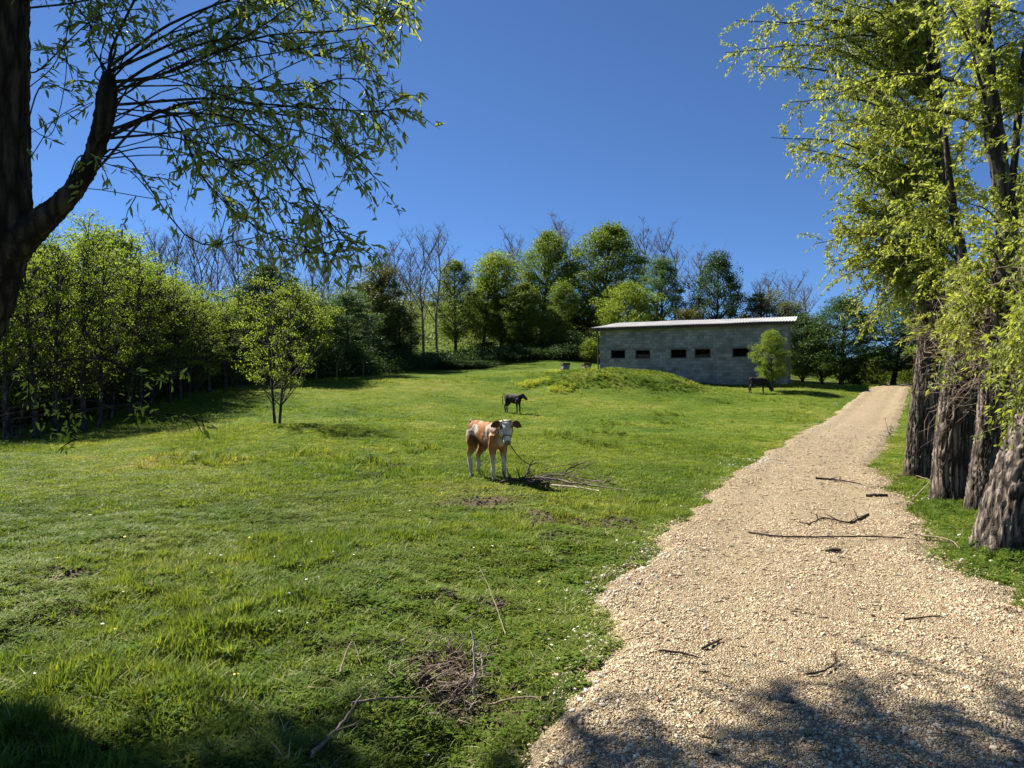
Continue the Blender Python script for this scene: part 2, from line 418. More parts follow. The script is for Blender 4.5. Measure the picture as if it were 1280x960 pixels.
M['clover'] = leaf_mat('clover', ((0.060, 0.102, 0.014), (0.108, 0.158, 0.022), (0.170, 0.215, 0.042)), 0.35, 0.8, spec=.04)
M['weed'] = leaf_mat('weed', ((0.042, 0.085, 0.010), (0.075, 0.13, 0.015), (0.125, 0.18, 0.028)), 0.35, 0.8, spec=.04)
M['yellow_flower'] = plain_mat('yellow_flower', (0.75, 0.62, 0.03), 0.6, 0.1)
M['white_flower'] = plain_mat('white_flower', (0.78, 0.78, 0.74), 0.6, 0.05)
M['spurge'] = leaf_mat('spurge', ((0.22, 0.27, 0.02), (0.34, 0.37, 0.03), (0.5, 0.48, 0.04)), 0.3)
M['leaf_fresh'] = leaf_mat('leaf_fresh', ((0.075, 0.120, 0.016), (0.14, 0.19, 0.026), (0.225, 0.265, 0.052)), 0.58, spec=.15)
M['leaf_mid'] = leaf_mat('leaf_mid', ((0.055, 0.095, 0.012), (0.105, 0.155, 0.020), (0.175, 0.215, 0.032)), 0.42)
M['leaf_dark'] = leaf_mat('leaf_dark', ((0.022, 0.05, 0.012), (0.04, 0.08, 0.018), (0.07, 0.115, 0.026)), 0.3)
M['leaf_bronze'] = leaf_mat('leaf_bronze', ((0.050, 0.060, 0.016), (0.090, 0.098, 0.024), (0.145, 0.145, 0.035)), 0.35)
M['leaf_blue'] = leaf_mat('leaf_blue', ((0.04, 0.085, 0.028), (0.07, 0.125, 0.045), (0.11, 0.17, 0.065)), 0.35)
M['leaf_willow'] = leaf_mat('leaf_willow', ((0.14, 0.17, 0.032), (0.24, 0.265, 0.055), (0.35, 0.37, 0.12)), 0.52, 0.5)
M['leaf_sunlit'] = leaf_mat('leaf_sunlit', ((0.20, 0.24, 0.04), (0.30, 0.34, 0.06), (0.40, 0.44, 0.10)), 0.6, 0.5)  # lighter lime tone painted in place of sun on the low shoots
M['leaf_near'] = leaf_mat('leaf_near', ((0.105, 0.14, 0.032), (0.165, 0.205, 0.052), (0.24, 0.27, 0.10)), 0.55, 0.45)
M['bark_grey'] = bark_mat('bark_grey', (0.022, 0.018, 0.014), (0.12, 0.10, 0.08), 5, 0.5)
M['bark_bare'] = bark_mat('bark_bare', (0.10, 0.085, 0.075), (0.24, 0.21, 0.19), 5, 0.3)
M['bark_willow'] = bark_mat('bark_willow', (0.024, 0.018, 0.014), (0.25, 0.20, 0.155), 6.5, 1.0, 0.13)
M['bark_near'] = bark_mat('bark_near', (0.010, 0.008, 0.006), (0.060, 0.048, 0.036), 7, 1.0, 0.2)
M['dead_wood'] = plain_mat('dead_wood', (0.20, 0.15, 0.11), 0.9, 0.4, 25, 0.2, 0.4)
M['dead_pale'] = plain_mat('dead_pale', (0.38, 0.31, 0.23), 0.9, 0.3, 25, 0.2, 0.4)
M['dead_dark'] = plain_mat('dead_dark', (0.055, 0.040, 0.030), 0.95, 0.4, 25, 0.2, 0.4)
M['soil'] = plain_mat('soil', (0.13, 0.098, 0.07), 0.95, 0.5, 20, 0.1, 0.6, 0.4)

# ------------------------------------------------------------------ ground, track
def axis(lo, hi, d0, flat_lo, flat_hi, g):
    a = list(np.arange(flat_lo, flat_hi + 1e-6, d0)); d = d0
    while a[-1] < hi: d *= g; a.append(a[-1] + d)
    d = d0
    while a[0] > lo: d *= g; a.insert(0, a[0] - d)
    return np.array(a)
xs = axis(-700, 700, 0.09, -4.5, 4.0, 1.045); ys = axis(-60, 1300, 0.09, 2.0, 9.0, 1.03)
X, Y = np.meshgrid(xs, ys)
Z = terrain_h(X, Y)
nx, ny = len(xs), len(ys)
i = (np.arange(ny - 1)[:, None] * nx + np.arange(nx - 1)[None]).ravel()
gme = mesh('ground', np.stack([X.ravel(), Y.ravel(), Z.ravel()], 1), np.stack([i, i + 1, i + nx + 1, i + nx], 1), None, True, M['ground'])
fattr(gme, 'mud', mud_mask(X.ravel(), Y.ravel()))
fattr(gme, 'thatch_shade', (1 - sstep(9, 20, Y.ravel())) * sstep(1.2, 2.0, Y.ravel()))
tag(link('ground', gme), kind='structure')

ty = np.concatenate([np.arange(-8, 2, 0.25), np.arange(2, 14, 0.06), np.arange(14, 30, 0.15), np.arange(30, 90, 0.5)])
tt = np.linspace(0, 1, 31)
TX = xl(ty)[:, None] * (1 - tt) + xr(ty)[:, None] * tt; TY = np.repeat(ty[:, None], 31, 1)
edge = np.minimum(tt, 1 - tt)[None] * (xr(ty) - xl(ty))[:, None]
TZ = smooth_h(TX, TY) - 0.035 + 0.065 * sstep(0, 0.30, edge) + (fbm(TX * 2.5, TY * 2.5, 51, 3) - 0.5) * 0.035 + np.maximum(TY - 20, 0) * 0.0012
TZ += -0.03 * np.exp(-((np.broadcast_to(tt, TX.shape) - 0.27) / 0.09) ** 2) - 0.03 * np.exp(-((np.broadcast_to(tt, TX.shape) - 0.73) / 0.09) ** 2)
i = (np.arange(len(ty) - 1)[:, None] * 31 + np.arange(30)[None]).ravel()
tag(link('gravel_track', mesh('gravel_track', np.stack([TX.ravel(), TY.ravel(), TZ.ravel()], 1), np.stack([i, i + 1, i + 32, i + 31], 1), None, True, M['gravel'])), kind='structure')
def track_z(x, y):
    t = (x - xl(y)) / (xr(y) - xl(y)); e = np.minimum(t, 1 - t) * (xr(y) - xl(y))
    return smooth_h(x, y) - 0.035 + 0.065 * sstep(0, 0.30, e) + (fbm(x * 2.5, y * 2.5, 51, 3) - 0.5) * 0.035 + np.maximum(y - 20, 0) * 0.0012 - 0.03 * np.exp(-((t - 0.27) / 0.09) ** 2) - 0.03 * np.exp(-((t - 0.73) / 0.09) ** 2)
def surf(x, y):
    x = np.asarray(x, float); y = np.asarray(y, float)
    on = (x > xl(y)) & (x < xr(y))
    return np.where(on, np.maximum(track_z(x, y), terrain_h(x, y)), terrain_h(x, y))
def sz(x, y): return float(surf(np.array([x]), np.array([y]))[0])

# ------------------------------------------------------------------ scattered ground cover (geometry nodes)
def scatter(name, pts, rot, scl, idx, protos):
    col = bpy.data.collections.new(name + '_kinds')
    for k, me in enumerate(protos):
        o = bpy.data.objects.new('%s_kind_%02d' % (name, k), me); col.objects.link(o)
    me = bpy.data.meshes.new(name); me.vertices.add(len(pts)); me.vertices.foreach_set('co', np.asarray(pts, np.float32).ravel())
    a = me.attributes.new('rot', 'FLOAT_VECTOR', 'POINT'); a.data.foreach_set('vector', np.asarray(rot, np.float32).ravel())
    a = me.attributes.new('scl', 'FLOAT_VECTOR', 'POINT'); a.data.foreach_set('vector', np.asarray(scl, np.float32).ravel())
    a = me.attributes.new('idx', 'INT', 'POINT'); a.data.foreach_set('value', np.asarray(idx, np.int32))
    ng = bpy.data.node_groups.new(name, 'GeometryNodeTree')
    ng.interface.new_socket('Geometry', in_out='INPUT', socket_type='NodeSocketGeometry'); ng.interface.new_socket('Geometry', in_out='OUTPUT', socket_type='NodeSocketGeometry')
    gi, go = ng.nodes.new('NodeGroupInput'), ng.nodes.new('NodeGroupOutput')
    ci = ng.nodes.new('GeometryNodeCollectionInfo'); ci.inputs['Collection'].default_value = col; ci.inputs['Separate Children'].default_value = True; ci.inputs['Reset Children'].default_value = True
    ip = ng.nodes.new('GeometryNodeInstanceOnPoints'); ip.inputs['Pick Instance'].default_value = True
    def na(n, t):
        q = ng.nodes.new('GeometryNodeInputNamedAttribute'); q.data_type = t; q.inputs['Name'].default_value = n; return q.outputs[0]
    L = ng.links.new
    L(gi.outputs[0], ip.inputs['Points']); L(ci.outputs[0], ip.inputs['Instance']); L(na('idx', 'INT'), ip.inputs['Instance Index'])
    L(na('rot', 'FLOAT_VECTOR'), ip.inputs['Rotation']); L(na('scl', 'FLOAT_VECTOR'), ip.inputs['Scale']); L(ip.outputs[0], go.inputs[0])
    o = link(name, me); md = o.modifiers.new('scatter', 'NODES'); md.node_group = ng
    return tag(o, kind='stuff')

def tuft(seed, n, rad, h, wd, lean):
    r = np.random.default_rng(seed); V, Q, T = [], [], []
    for k in range(n):
        a = r.uniform(0, 6.28); q = rad * math.sqrt(r.uniform()); b = np.array([q * math.cos(a), q * math.sin(a), -0.01])
        d = np.array([math.cos(a + r.normal() * .8), math.sin(a + r.normal() * .8), 0]); s = np.array([-d[1], d[0], 0]) * wd * r.uniform(.7, 1.3) / 2
        hh = h * r.uniform(.45, 1.1); ln = lean * r.uniform(.3, 1.3) * hh
        i = len(V)
        V += [b - s, b + s, b + s * .8 + d * ln * .35 + [0, 0, hh * .6], b - s * .8 + d * ln * .35 + [0, 0, hh * .6], b + d * ln + [0, 0, hh]]
        Q.append((i, i + 1, i + 2, i + 3)); T.append((i + 3, i + 2, i + 4))
    return mesh('tuft', V, Q, T, False, M['grass'])
def rosette(seed, n, rad, h, lw, mat):
    r = np.random.default_rng(seed); V, Q = [], []
    for k in range(n):
        a = r.uniform(0, 6.28); q = rad * math.sqrt(r.uniform()); c = np.array([q * math.cos(a), q * math.sin(a), h * r.uniform(.3, 1)])
        d = np.array([math.cos(a + r.normal()), math.sin(a + r.normal()), r.uniform(-.3, .3)]); s = np.array([-d[1], d[0], r.uniform(-.4, .4)]); l = lw * r.uniform(.6, 1.2)
        i = len(V); V += [c - d * l * .5, c + s * l * .4, c + d * l * .5, c - s * l * .4]; Q.append((i, i + 1, i + 2, i + 3))
    return mesh('rosette', V, Q, None, False, mat)
def flower(seed, h, r0, mat):
    b = MB(); b.tube([(0, 0, -.02), (.005, 0, h)], .0018, 3, False)
    th = np.arange(8) / 8 * 6.283; V = [(0.005, 0, h + r0 * .45)] + [(.005 + r0 * math.cos(t), r0 * math.sin(t), h) for t in th]
    me = mesh('flower', np.concatenate([b.V[0], V]), b.Q[0], [(6, 7 + k, 7 + (k + 1) % 8) for k in range(8)], False)
    me.materials.append(M['grass']); me.materials.append(mat)
    mi = np.zeros(len(me.polygons), np.int32); mi[len(b.Q[0]):] = 1; me.polygons.foreach_set('material_index', mi)
    return me

grass_kinds = [tuft(1, 18, .06, .05, .006, 1.0), tuft(2, 18, .065, .038, .006, 1.2), tuft(3, 20, .05, .085, .006, .8), tuft(4, 16, .07, .045, .008, 1.3),
               rosette(5, 14, .05, .035, .020, M['clover']), rosette(6, 9, .06, .045, .034, M['weed']),
               tuft(7, 30, .13, .05, .012, 1.2), tuft(8, 28, .12, .07, .012, .9), tuft(9, 26, .24, .07, .024, 1.2), tuft(10, 22, .20, .11, .022, .8),
               flower(11, .055, .010, M['white_flower']), flower(12, .06, .014, M['yellow_flower']), tuft(13, 9, .06, .07, .004, 1.3)]
M['straw'] = plain_mat('straw', (0.36, 0.30, 0.16), .8, .2)
grass_kinds[12].materials.clear(); grass_kinds[12].materials.append(M['straw'])
def wedge(y0, y1, dens, ext=0.8, pad=1.6):
    n = int(dens * (y1 - y0) * 2 * (ext * y1 + pad)); y = rng.uniform(y0, y1, n); x = rng.uniform(-1, 1, n) * (ext * y1 + pad)
    k = np.abs(x) < ext * y + pad; return x[k], y[k]
GP, GR, GS, GI = [], [], [], []
def sow(x, y, near_far):
    d_out = np.maximum(xl(y) - x, x - xr(y))
    keep = (d_out > rng.normal(0.02, 0.07, len(x))) & (mud_mask(x, y) < rng.uniform(0.25, 1.0, len(x)) ** 1.0)
    # nothing grows under the shed
    x, y = x[keep], y[keep]
    tall = fbm(x * .5 + 7, y * .5, 61, 3); r = rng.uniform(size=len(x)); kind = fbm(x * 1.1, y * 1.1, 65, 3)
    if near_far == 0:
        idx = np.where(tall > .58, np.where(r < .7, 2, 0), np.where(r < .45, 0, np.where(r < .75, 1, 3)))
        idx = np.where(rng.uniform(size=len(x)) < .06 + .24 * sstep(.45, .65, kind), 4, idx); idx = np.where(rng.uniform(size=len(x)) < .04 + .14 * sstep(.55, .40, kind), 5, idx)
        q = rng.uniform(size=len(x)); idx = np.where((q > .93) & (q < .965), 12, idx); idx = np.where(q < .0016, 10, idx); idx = np.where(q > .9996, 11, idx)
        s = rng.uniform(.7, 1.35, len(x))
    elif near_far == 1:
        idx = np.where(tall > .58, np.where(r < .7, 7, 6), np.where(r < .8, 6, 7)); s = rng.uniform(.6, 1.2, len(x))
        q = rng.uniform(size=len(x)); idx = np.where(q > .996, 5, idx); idx = np.where(q < .002, 11, idx); 
    else:
        idx = np.where(tall > .6, np.where(r < .5, 9, 8), np.where(r < .9, 8, 9)); s = rng.uniform(.5, 1.1, len(x))
    z = terrain_h(x, y)
    lump = fbm(x * 3.2 + 3, y * 3.2, 69, 3); hs = s * (0.55 + 0.5 * sstep(.5, .72, tall)) * (.7 + .8 * sstep(.45, .68, lump)) * np.where(np.isin(idx, (10, 11)), 1.0, 1.0)
    GP.append(np.stack([x, y, z], 1)); GR.append(np.stack([rng.normal(0, .12, len(x)), rng.normal(0, .12, len(x)), rng.uniform(0, 6.28, len(x))], 1))
    GS.append(np.stack([s, s, hs], 1)); GI.append(idx)
sow(*wedge(1.6, 6.0, 950), 0); sow(*wedge(6.0, 10.0, 620), 0); sow(*wedge(10.0, 22.0, 120), 1); sow(*wedge(22.0, 50.0, 16), 2)
scatter('grass', np.concatenate(GP), np.concatenate(GR), np.concatenate(GS), np.concatenate(GI), grass_kinds)

# coarse tufts and weeds on the bank and on the field
wx = np.concatenate([rng.uniform(1.5, 12.0, 1500), rng.uniform(1.5, 12.0, 900)]); wy = np.concatenate([rng.normal(41.2, 1.0, 1500), rng.uniform(43, 45.5, 900)]) - 0.12 * wx + 0.8
clump = [(hit(u, v)) for u, v in ((1138, 600), (1150, 606), (1164, 606), (1172, 634), (1188, 638), (1205, 636), (1216, 652), (1232, 655), (1245, 660), (1222, 690), (1250, 702), (1275, 704), (1170, 618), (1212, 645), (770, 545), (760, 533), (835, 530), (745, 558), (838, 520), (700, 545), (225, 578), (255, 572), (210, 573), (275, 578), (465, 580), (380, 570), (905, 505), (520, 560), (440, 575))]
cx = np.concatenate([rng.normal(a, .28 if q > 13 else .15, 26) for q, (a, b) in enumerate(clump)]); cy = np.concatenate([rng.normal(b, .35 if q > 13 else .12, 26) for q, (a, b) in enumerate(clump)])
wsc = np.concatenate([np.full(26, 1.0 if q > 13 else .42) for q in range(len(clump))])
wsc = np.concatenate([np.ones(len(wx)), wsc]); wx = np.concatenate([wx, cx]); wy = np.concatenate([wy, cy]); k = (mound(wx, wy) > .12) | (np.arange(len(wx)) >= 2400); wx, wy, wsc = wx[k], wy[k], wsc[k]
weed_kinds = [rosette(21, 40, .22, .45, .13, M['weed']), rosette(22, 36, .2, .34, .11, M['leaf_mid']), tuft(23, 30, .14, .42, .022, .6)]
scatter('weeds', np.stack([wx, wy, terrain_h(wx, wy)], 1), np.stack([wx * 0, wx * 0, rng.uniform(0, 6.28, len(wx))], 1), np.where(np.arange(len(wx)) < len(wx) - len(cx), .40, .6)[:, None] * wsc[:, None] * rng.uniform(.4, 1.1, (len(wx), 1)) * np.array([[1, 1, .8]]), np.where(rng.uniform(size=len(wx)) < .55, 2, rng.integers(0, 3, len(wx))), weed_kinds)
sx, sy = [], []
for u, v, n, a in ((667, 482, 70, .45), (700, 488, 40, .4), (745, 466, 14, .5), (695, 466, 20, .4)):
    hx, hy = hit(u, v); sx.append(rng.normal(hx, a, n)); sy.append(rng.normal(hy, a * 1.2, n))
sx, sy = np.concatenate(sx), np.concatenate(sy)
scatter('yellow_weeds', np.stack([sx, sy, terrain_h(sx, sy)], 1), np.stack([sx * 0, sx * 0, rng.uniform(0, 6.28, len(sx))], 1), rng.uniform(.6, 1.2, (len(sx), 1)) * np.ones((1, 3)), rng.integers(0, 1, len(sx)), [rosette(24, 30, .16, .26, .07, M['spurge'])])

# loose stones
def stone(seed):
    r = np.random.default_rng(seed); ico = [(-1, 1.618, 0), (1, 1.618, 0), (-1, -1.618, 0), (1, -1.618, 0), (0, -1, 1.618), (0, 1, 1.618), (0, -1, -1.618), (0, 1, -1.618), (1.618, 0, -1), (1.618, 0, 1), (-1.618, 0, -1), (-1.618, 0, 1)]
    T = [(0, 11, 5), (0, 5, 1), (0, 1, 7), (0, 7, 10), (0, 10, 11), (1, 5, 9), (5, 11, 4), (11, 10, 2), (10, 7, 6), (7, 1, 8), (3, 9, 4), (3, 4, 2), (3, 2, 6), (3, 6, 8), (3, 8, 9), (4, 9, 5), (2, 4, 11), (6, 2, 10), (8, 6, 7), (9, 8, 1)]
    V = np.array(ico) / 1.9 * r.uniform(.7, 1.2, (12, 1)) * np.array([1, r.uniform(.6, .9), r.uniform(.4, .65)]) + r.normal(0, .06, (12, 3))
    return mesh('stone', V, None, T, False, M['stone'])
px, py = [], []
for y0, y1, n in ((2.0, 5.5, 70000), (5.5, 9, 50000), (9, 15, 30000), (15, 26, 14000)):
    y = rng.uniform(y0, y1, n); x = xl(y) - 0.15 + rng.uniform(0, 1, n) * (xr(y) - xl(y) + .3); px.append(x); py.append(y)
px, py = np.concatenate(px), np.concatenate(py)
pt = (px - xl(py)) / (xr(py) - xl(py)); rut = np.minimum(np.abs(pt - .27), np.abs(pt - .73)) < .085 + .03 * (vnoise(py * 1.5, py * 0, 73) - .5)
k = (~rut | (rng.uniform(size=len(px)) < .5)) & (px < .82 * py + 1.5) & (fbm(px * 1.3, py * 1.3, 71, 3) + rng.normal(0, .16, len(px)) > .42); px, py = px[k], py[k]
ss = np.exp(rng.normal(-5.3, .45, len(px))) * (1 + .035 * py)
ss = np.minimum(np.where(rng.uniform(size=len(px)) < .012, ss * 2.0, ss), .017 * (1 + .035 * py))
scatter('gravel', np.stack([px, py, surf(px, py) + ss * .15], 1), rng.normal(0, .35, (len(px), 3)) + np.stack([px * 0, px * 0, rng.uniform(0, 6.28, len(px))], 1), np.repeat(ss[:, None], 3, 1), rng.integers(0, 6, len(px)), [stone(100 + q) for q in range(6)])
# white stones spilled on the verges
vx, vy = [], []
for u, v, n, a in ((940, 575, 160, .35), (930, 583, 100, .3), (1060, 505, 30, .5), (770, 722, 120, .18), (750, 745, 90, .15), (815, 690, 80, .15), (725, 865, 40, .12), (1190, 668, 30, .15), (1200, 700, 25, .2), (1150, 625, 20, .2), (1020, 530, 50, .4), (740, 800, 50, .1)):
    hx, hy = hit(u, v); vx.append(rng.normal(hx, a, n)); vy.append(rng.normal(hy, a * 1.3, n))
vx, vy = np.concatenate(vx), np.concatenate(vy); vs = np.minimum(np.exp(rng.normal(-4.2, .4, len(vx))), .028) * (.7 + .025 * vy)
M['pale_stone'] = plain_mat('pale_stone', (0.58, 0.53, 0.44), .85, .15, 3)
pale = [stone(200 + q) for q in range(4)]
for q in pale: q.materials.clear(); q.materials.append(M['pale_stone'])
scatter('gravel', np.stack([vx, vy, surf(vx, vy) + vs * .2], 1), rng.normal(0, .4, (len(vx), 3)), np.repeat(vs[:, None], 3, 1), rng.integers(0, 4, len(vx)), pale)
# clods of bare earth
dx, dy = [], []
for (mx, my, rx, ry, s) in MUD:
    n = int(220 * s * min(3, 1 + rx * ry * 3)); dx.append(rng.normal(mx, rx * .65, n)); dy.append(rng.normal(my, ry * .65, n))
dx, dy = np.concatenate(dx), np.concatenate(dy); ds = np.minimum(np.exp(rng.normal(-4.35, .5, len(dx))), .024) * (.75 + .05 * dy)
clods = [stone(300 + q) for q in range(4)]
for q in clods: q.materials.clear(); q.materials.append(M['soil'])
scatter('dirt', np.stack([dx, dy, surf(dx, dy) + ds * .2], 1), rng.normal(0, .5, (len(dx), 3)), np.repeat(ds[:, None], 3, 1) * np.array([1, 1, .8]), rng.integers(0, 4, len(dx)), clods)
# short bark and twig litter on the track
n = 8500; ly = np.concatenate([rng.uniform(2.2, 9, 5500), rng.uniform(9, 22, 3000)]); lx = xl(ly) + rng.uniform(0.05, .98, n) * (xr(ly) - xl(ly))
def chip(seed):
    r = np.random.default_rng(seed); b = MB(); P = np.stack([np.linspace(-.5, .5, 4), r.normal(0, .05, 4), r.normal(0, .02, 4) + .05], 1); b.tube(P, [.03, .05, .045, .02], 4); return b.build('chip', M['dead_dark'] if seed % 3 else M['dead_wood'], False)
ls = np.minimum(np.exp(rng.normal(-3.75, .5, n)), .07) * (1 + .03 * ly)
scatter('twig_litter', np.stack([lx, ly, surf(lx, ly)], 1), np.stack([lx * 0, rng.normal(0, .06, n), rng.uniform(0, 3.14, n)], 1), np.repeat(ls[:, None], 3, 1), rng.integers(0, 5, n), [chip(q) for q in range(5)])
tag(bpy.data.objects['twig_litter'], kind='stuff')

# ------------------------------------------------------------------ shed
def build_shed():
    A = at(750, 412, 48.5); B = at(985, 404, 44.0)
    ang = math.atan2(B[1] - A[1], B[0] - A[0]); L = math.hypot(B[0] - A[0], B[1] - A[1]); z0 = 1.6; top = 5.80 - z0; dep = 7.2
    root = empty('cattle_shed', (A[0], A[1], z0), ang)
    tag(root, 'low grey concrete block shed with corrugated roof and five dark window openings', 'shed')
    M['block'] = plain_mat('concrete_block', (0.335, 0.315, 0.285), .92, .30, 1.6, .2, .4, .38)
    M['mortar'] = plain_mat('mortar', (0.17, 0.165, 0.155), .95, .2, 6)
    M['fibre'] = plain_mat('fibre_cement_sheet', (0.42, 0.40, 0.38), .85, .3, 1.2, .25, .2)
    M['timber'] = plain_mat('dark_timber', (0.075, 0.055, 0.042), .9, .3, 8)
    M['rust'] = plain_mat('rusty_board', (0.14, 0.07, 0.045), .9, .3, 8)
    ca, sa = math.cos(ang), math.sin(ang)
    def wx(u):   # where the sight line through column u meets the front wall
        k = (u - CU) / F
        return (k * A[1] - A[0]) / (ca - k * sa)
    wins = []
    for u0, u1, v0, v1 in ((763.5, 781.5, 437.5, 448), (794.5, 812.5, 437.5, 448), (838.5, 858, 436.5, 447.5), (868.5, 888, 436, 446.8), (915.5, 936.5, 435, 446)):
        xa, xb = wx(u0), wx(u1); D = A[1] + sa * (xa + xb) / 2
        wins.append((xa, xb, CAMZ + D * (HV - v1) / F - z0, CAMZ + D * (HV - v0) / F - z0))
    # front wall core with openings
    b = MB(); x = 0.0
    for xa, xb, za, zb in wins:
        b.box(x, xa, 0, .22, -1, top); b.box(xa, xb, 0, .22, -1, za); b.box(xa, xb, 0, .22, zb, top); x = xb
    b.box(x, L, 0, .22, -1, top)
    wall = link('wall', b.build('wall', M['mortar'], False), root)
    b = MB(); rr = np.random.default_rng(3); row = 0; z = -0.6
    while z < top - .05:
        h = .2; x = -(row % 2) * .2
        while x < L:
            xa, xb = max(x, 0), min(x + .4, L); x += .4
            zt = min(z + h, top)
            cuts = [(xa, xb)]
            for wa, wb, za, zb in wins:
                if z < zb - .03 and zt > za + .03:
                    n = []
                    for p, q in cuts:
                        if q <= wa or p >= wb: n.append((p, q))
                        else:
                            if p < wa - .05: n.append((p, wa))
                            if q > wb + .05: n.append((wb, q))
                    cuts = n
            for p, q in cuts:
                pr = .012 + rr.uniform(0, .012); g = .008
                b.box(p + g + rr.uniform(0, .004), q - g, -pr, .03, z + g, zt - g + rr.uniform(-.003, .003))
        z += h; row += 1
    tag(link('blocks', b.build('blocks', M['block'], False), wall), kind='stuff')
    # end walls and back wall
    b = MB(); s = .13
    for xa, xb in ((0.004, .22), (L - .22, L - .004)):
        b.add([(xa, .225, -1), (xb, .225, -1), (xb, dep, -1), (xa, dep, -1), (xa, .225, top + .03), (xb, .225, top + .03), (xb, dep, top + dep * s), (xa, dep, top + dep * s)],
              [(3, 2, 1, 0), (4, 5, 6, 7), (0, 1, 5, 4), (1, 2, 6, 5), (2, 3, 7, 6), (3, 0, 4, 7)])
    b.box(.23, L - .23, dep - .22, dep - .01, -1, top + (dep - .25) * s)
    link('end_walls', b.build('end_walls', M['block'], False), root).name = 'side_wall'
    # windows
    for k, (xa, xb, za, zb) in enumerate(wins):
        b = MB(); t = .05
        b.box(xa + .002, xa + t, .05, .12, za + .002, zb - .002); b.box(xb - t, xb - .002, .05, .12, za + .002, zb - .002)
        b.box(xa + t, xb - t, .052, .118, za + .002, za + t); b.box(xa + t, xb - t, .052, .118, zb - t, zb - .002)
        if k in (1, 3): b.box((xa + xb) / 2 - .015, (xa + xb) / 2 + .015, .06, .11, za + t, zb - t)
        wn_ = link('window', b.build('window', M['timber'], False), root)
        c = MB(); c.box(xa - .10, xb + .10, -.035, .06, za - .06, za - .002); link('sill', c.build('sill', M['mortar'], False), wn_)
        c = MB(); c.box(xa - .14, xb + .14, -.03, .05, zb + .002, zb + .13); link('lintel', c.build('lintel', M['mortar'], False), wn_)
        if k in (1, 3):
            c = MB(); c.box(xa + t, xb - t, .13, .15, za + t, za + t + (zb - za) * (.4 if k == 1 else .25)); link('board', c.build('board', M['timber'], False), wn_)
    # corrugated roof
    wav = .177; nxs = int((L + 1.0) / wav * 8); xs_ = np.linspace(-.5, L + .45, nxs); ys_ = np.linspace(-.5, dep + .35, 7)
    GX, GY = np.meshgrid(xs_, ys_); sag = (vnoise(GX * .5, GY * .4, 88) - .5) * .05
    GZ = top + .16 + GY * s + .018 * np.sin(GX / wav * 2 * math.pi) + sag
    i = (np.arange(6)[:, None] * nxs + np.arange(nxs - 1)[None]).ravel(); q = np.stack([i, i + 1, i + nxs + 1, i + nxs], 1)
    V = np.stack([GX.ravel(), GY.ravel(), GZ.ravel()], 1); n = len(V)
    e = np.arange(nxs - 1)
    roof = link('roof', mesh('roof', np.concatenate([V, V - [0, 0, .012]]), np.concatenate([q, q[:, ::-1] + n, np.stack([e, e + n, e + 1 + n, e + 1], 1)]), None, True, M['fibre']), root)
    b = MB()
    for k in range(13):
        x = .2 + k * (L - .4) / 12
        b.add([(x - .05, -.36, top - .02 - .36 * s), (x + .05, -.36, top - .02 - .36 * s), (x + .05, .2, top + .03), (x - .05, .2, top + .03),
               (x - .05, -.36, top + .09 - .36 * s), (x + .05, -.36, top + .09 - .36 * s), (x + .05, .2, top + .12), (x - .05, .2, top + .12)], [(3, 2, 1, 0), (4, 5, 6, 7), (0, 1, 5, 4), (1, 2, 6, 5), (2, 3, 7, 6), (3, 0, 4, 7)])
    tag(link('rafters', b.build('rafters', M['timber'], False), roof), kind='stuff')
    b = MB(); b.box(-.42, L + .4, -.41, -.37, top - .10, top + .045); link('fascia', b.build('fascia', M['timber'], False), root)
    b = MB(); b.tube([(-.10, -.42, top - .08), (-.10, -.30, top - .25), (-.10, -.10, top - .35), (-.10, -.06, -.2)], .045, 8); link('downpipe', b.build('downpipe', M['timber']), root)
build_shed()

# two small boxes and a board heap beside the shed
def hive(u, v, D, hw, hh, lab):
    x = (u - CU) / F * D; r = empty('storage_box', (x, D, gz(x, D)), .3); tag(r, lab, 'box')
    b = MB(); b.box(-hw, hw, -hw, hw, -.1, hh * .45); link('lower_case', b.build('lower_case', M['timber'], False), r)
    b = MB(); b.box(-hw * .95, hw * .95, -hw * .95, hw * .95, hh * .45 + .003, hh * .8); link('upper_case', b.build('upper_case', M['mortar'], False), r)
    b = MB(); b.box(-hw * 1.1, hw * 1.1, -hw * 1.1, hw * 1.1, hh * .8 + .003, hh); link('lid', b.build('lid', M['timber'], False), r)
hive(706.5, 462, 48.5, .24, .72, 'small dark box with pale middle, in grass away from shed corner')
hive(733, 462, 48.0, .25, .68, 'small dark box with pale middle, in grass close to shed corner')

# ------------------------------------------------------------------ trees
def bez(a, b, up, n=6):
    a, b = np.asarray(a, float), np.asarray(b, float); m_ = (a + b) / 2 + np.array([0, 0, up]); t = np.linspace(0, 1, n)[:, None]
    return (1 - t) ** 2 * a + 2 * t * (1 - t) * m_ + t ** 2 * b

